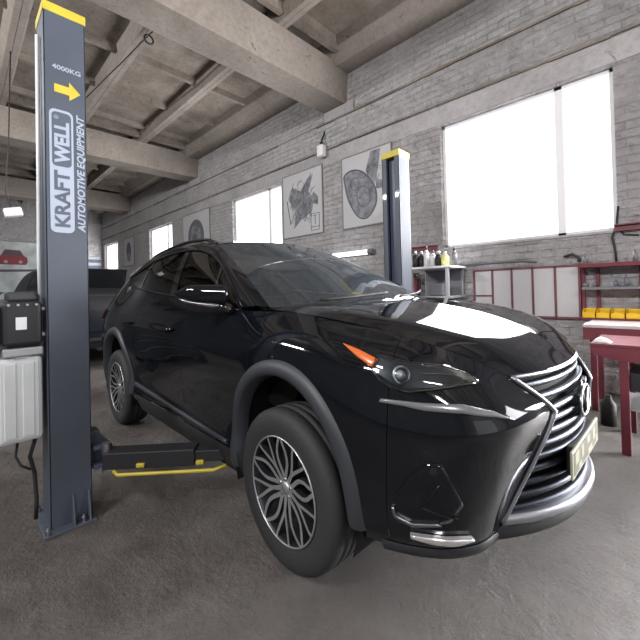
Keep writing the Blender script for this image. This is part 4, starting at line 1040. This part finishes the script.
for s_ in (-1, 1):
    b = MB(); b.prism([(s_*.25, 1.15), (s_*.74, 1.27), (s_*.80, 1.22), (s_*.62, 1.12), (s_*.3, 1.10)], 0, -.10, .045); b.build('headlamp', M['clad'], t)
    b = MB(); b.prism([(s_*.45, .52), (s_*.75, .55), (s_*.72, .62), (s_*.45, .60)], 0, .0, .05); b.build('fog_lamp', M['drl'], t)
    for x in (-.75, -3.6):
        b = MB(); b.grid([[(x+r*math.cos(2*PI*k/40), s_*.82+y*s_, .36+r*math.sin(2*PI*k/40)) for k in range(40)] for y, r in ((-.1, .2), (-.11, .34), (.1, .36), (.15, .33), (.15, .24))], wrap=True); w = b.build('tyre', M['tyre'], t, True)
        b = MB(); b.cyl((x, s_*.90, .36), (x, s_*.95, .36), .24, n=30); b.build('rim', M['rimdark'], w)
b = MB(); b.box((-.72, .0, 1.53), (.03, 1.36, .60), Matrix.Rotation(.45, 3, 'Y'), .012); b.tube([(-.3, .6, 1.36), (-.62, .6, 1.66)], .012, 6); b.build('raised_hood', M['secondpaint'], t)
b = MB(); b.b2((.02, -.45, .62), (.05, .45, .88), .01)
b.build('grille', M['dchrome'], t); MB().b2((.03, -.5, .46), (.06, .5, .52), .005).build('bumper_bar', M['clad'], t)
# clutter at the left edge beyond the power unit: engine crane
t = thing('tool_trolley', 'dark tool trolley at the far left edge behind the power unit', 'trolley', (-5.6, .10, 0))
MB().b2((-.3, -.5, .15), (.3, .42, 1.02), .02).build('trolley_body', M['lampdark'], t)
MB().b2((-.32, -.52, 1.02), (.32, .44, 1.05), .006).build('trolley_top', M['black'], t)
for x in (-.22, .22):
    for y in (-.4, .32): MB().cyl((x-.02, y, .075), (x+.02, y, .075), .075, n=16).b2((x-.02, y-.02, .07), (x+.02, y+.02, .16)).build('castor', M['matt'], t)
for z in (.35, .58, .8): MB().b2((.3, -.44, z), (.315, .36, z+.012)).build('drawer_handle', M['steel'], t)
b = MB(); pts = []
for k in range(60):
    a = k*.42; pts.append((.10*math.sin(a*.3), -.05+.20*math.cos(a), .16+.14*math.sin(a)+.001*k))
b.tube(pts, .018, 6); o = b.build('hose_coil', M['cable'], None, True); o.location = (-5.6, .14, 1.06); tag(o, 'coiled black hose on top of the dark trolley at far left', 'hose')

# ------------------------------------------------------------ world, lights, camera
w = bpy.data.worlds.new('World'); bpy.context.scene.world = w; w.use_nodes = True
w.node_tree.nodes['Background'].inputs[0].default_value = (.85, .9, 1, 1); w.node_tree.nodes['Background'].inputs[1].default_value = 1.0
def area(name, loc, rot, sx, sy, power, col=(1, 1, 1)):
    l = bpy.data.lights.new(name, 'AREA'); l.shape = 'RECTANGLE'; l.size = sx; l.size_y = sy; l.energy = power; l.color = col
    o = bpy.data.objects.new(name, l); C.objects.link(o); o.location = loc; o.rotation_euler = rot; return o
# daylight falling in through the panes, one lamp just inside each
for k, (a, b_) in enumerate(wins):
    area('window_daylight', ((a+b_)/2, Y1-.02, (WZ0+WZ1)/2), (-PI/2, 0, 0), WW*.95, 1.85, (130, 210, 190, 90, 60)[k], (.975, .975, 1.))

area('added_gate_fill', (X1-.05, 0., 2.2), (0, PI/2, 0), 4.0, 5.0, 40, (1., .985, .98))  # added fill light from the front end, no gate known there
area('added_side_fill', (2.2, Y1-.06, 1.25), (-PI/2, 0, 0), 1.9, 2.3, 1050, (1., .99, 1.))  # added fill light at the added side door, brightens the right floor
for x in (-7., -1.5, 4.):  # added narrow fill lights behind the camera, brighten the right wall
    area('added_ceiling_fill', (x, -3.6, 4.6), (PI*.42, 0, 0), 1.6, .14, 290, (1., .99, 1.))
for x in (-7., -1.5, 4.):   # unseen housings and hangers dressing the added ceiling fill lights
    trim(MB().box((x, -3.70, 4.65), (1.7, .10, .12), None, .01).b2((x-.5, -3.71, 4.70), (x-.48, -3.69, ZC)).b2((x+.48, -3.71, 4.70), (x+.5, -3.69, ZC)), M['winframe'])
gt = MB().b2((X1-.04, -2.6, 0), (X1, -2.5, 4.3)).b2((X1-.04, 2.5, 0), (X1, 2.6, 4.3)).b2((X1-.04, -2.6, 4.2), (X1, 2.6, 4.3)).b2((X1-.02, -2.5, .02), (X1-.005, 2.5, 4.2))  # unseen gate added to go with the front fill light
struct(gt.build('added_gate', M['doorpale']))
cam = bpy.data.cameras.new('camera'); co = bpy.data.objects.new('camera', cam); C.objects.link(co)
yaw, pitch, roll, Hc, fpx, cy = 2.3479, .0116, -.0242, 1.2749, 358.2853, 285.9696
F_ = Vector((math.cos(yaw)*math.cos(pitch), math.sin(yaw)*math.cos(pitch), math.sin(pitch)))
r_ = Vector((math.sin(yaw), -math.cos(yaw), 0)); u_ = r_.cross(F_)
r2 = r_*math.cos(roll)+u_*math.sin(roll); u2 = -r_*math.sin(roll)+u_*math.cos(roll)
mt = Matrix((r2, u2, -F_)).transposed().to_4x4(); mt.translation = Vector((0, 0, Hc)); co.matrix_world = mt
cam.sensor_width = 36; cam.lens = fpx/640*36; cam.shift_y = (cy-320)/640; cam.clip_start = .05
bpy.context.scene.camera = co
vs_ = bpy.context.scene.view_settings; vs_.view_transform = 'Standard'; vs_.look = 'None'; vs_.gamma = 1; vs_.exposure = 0.0
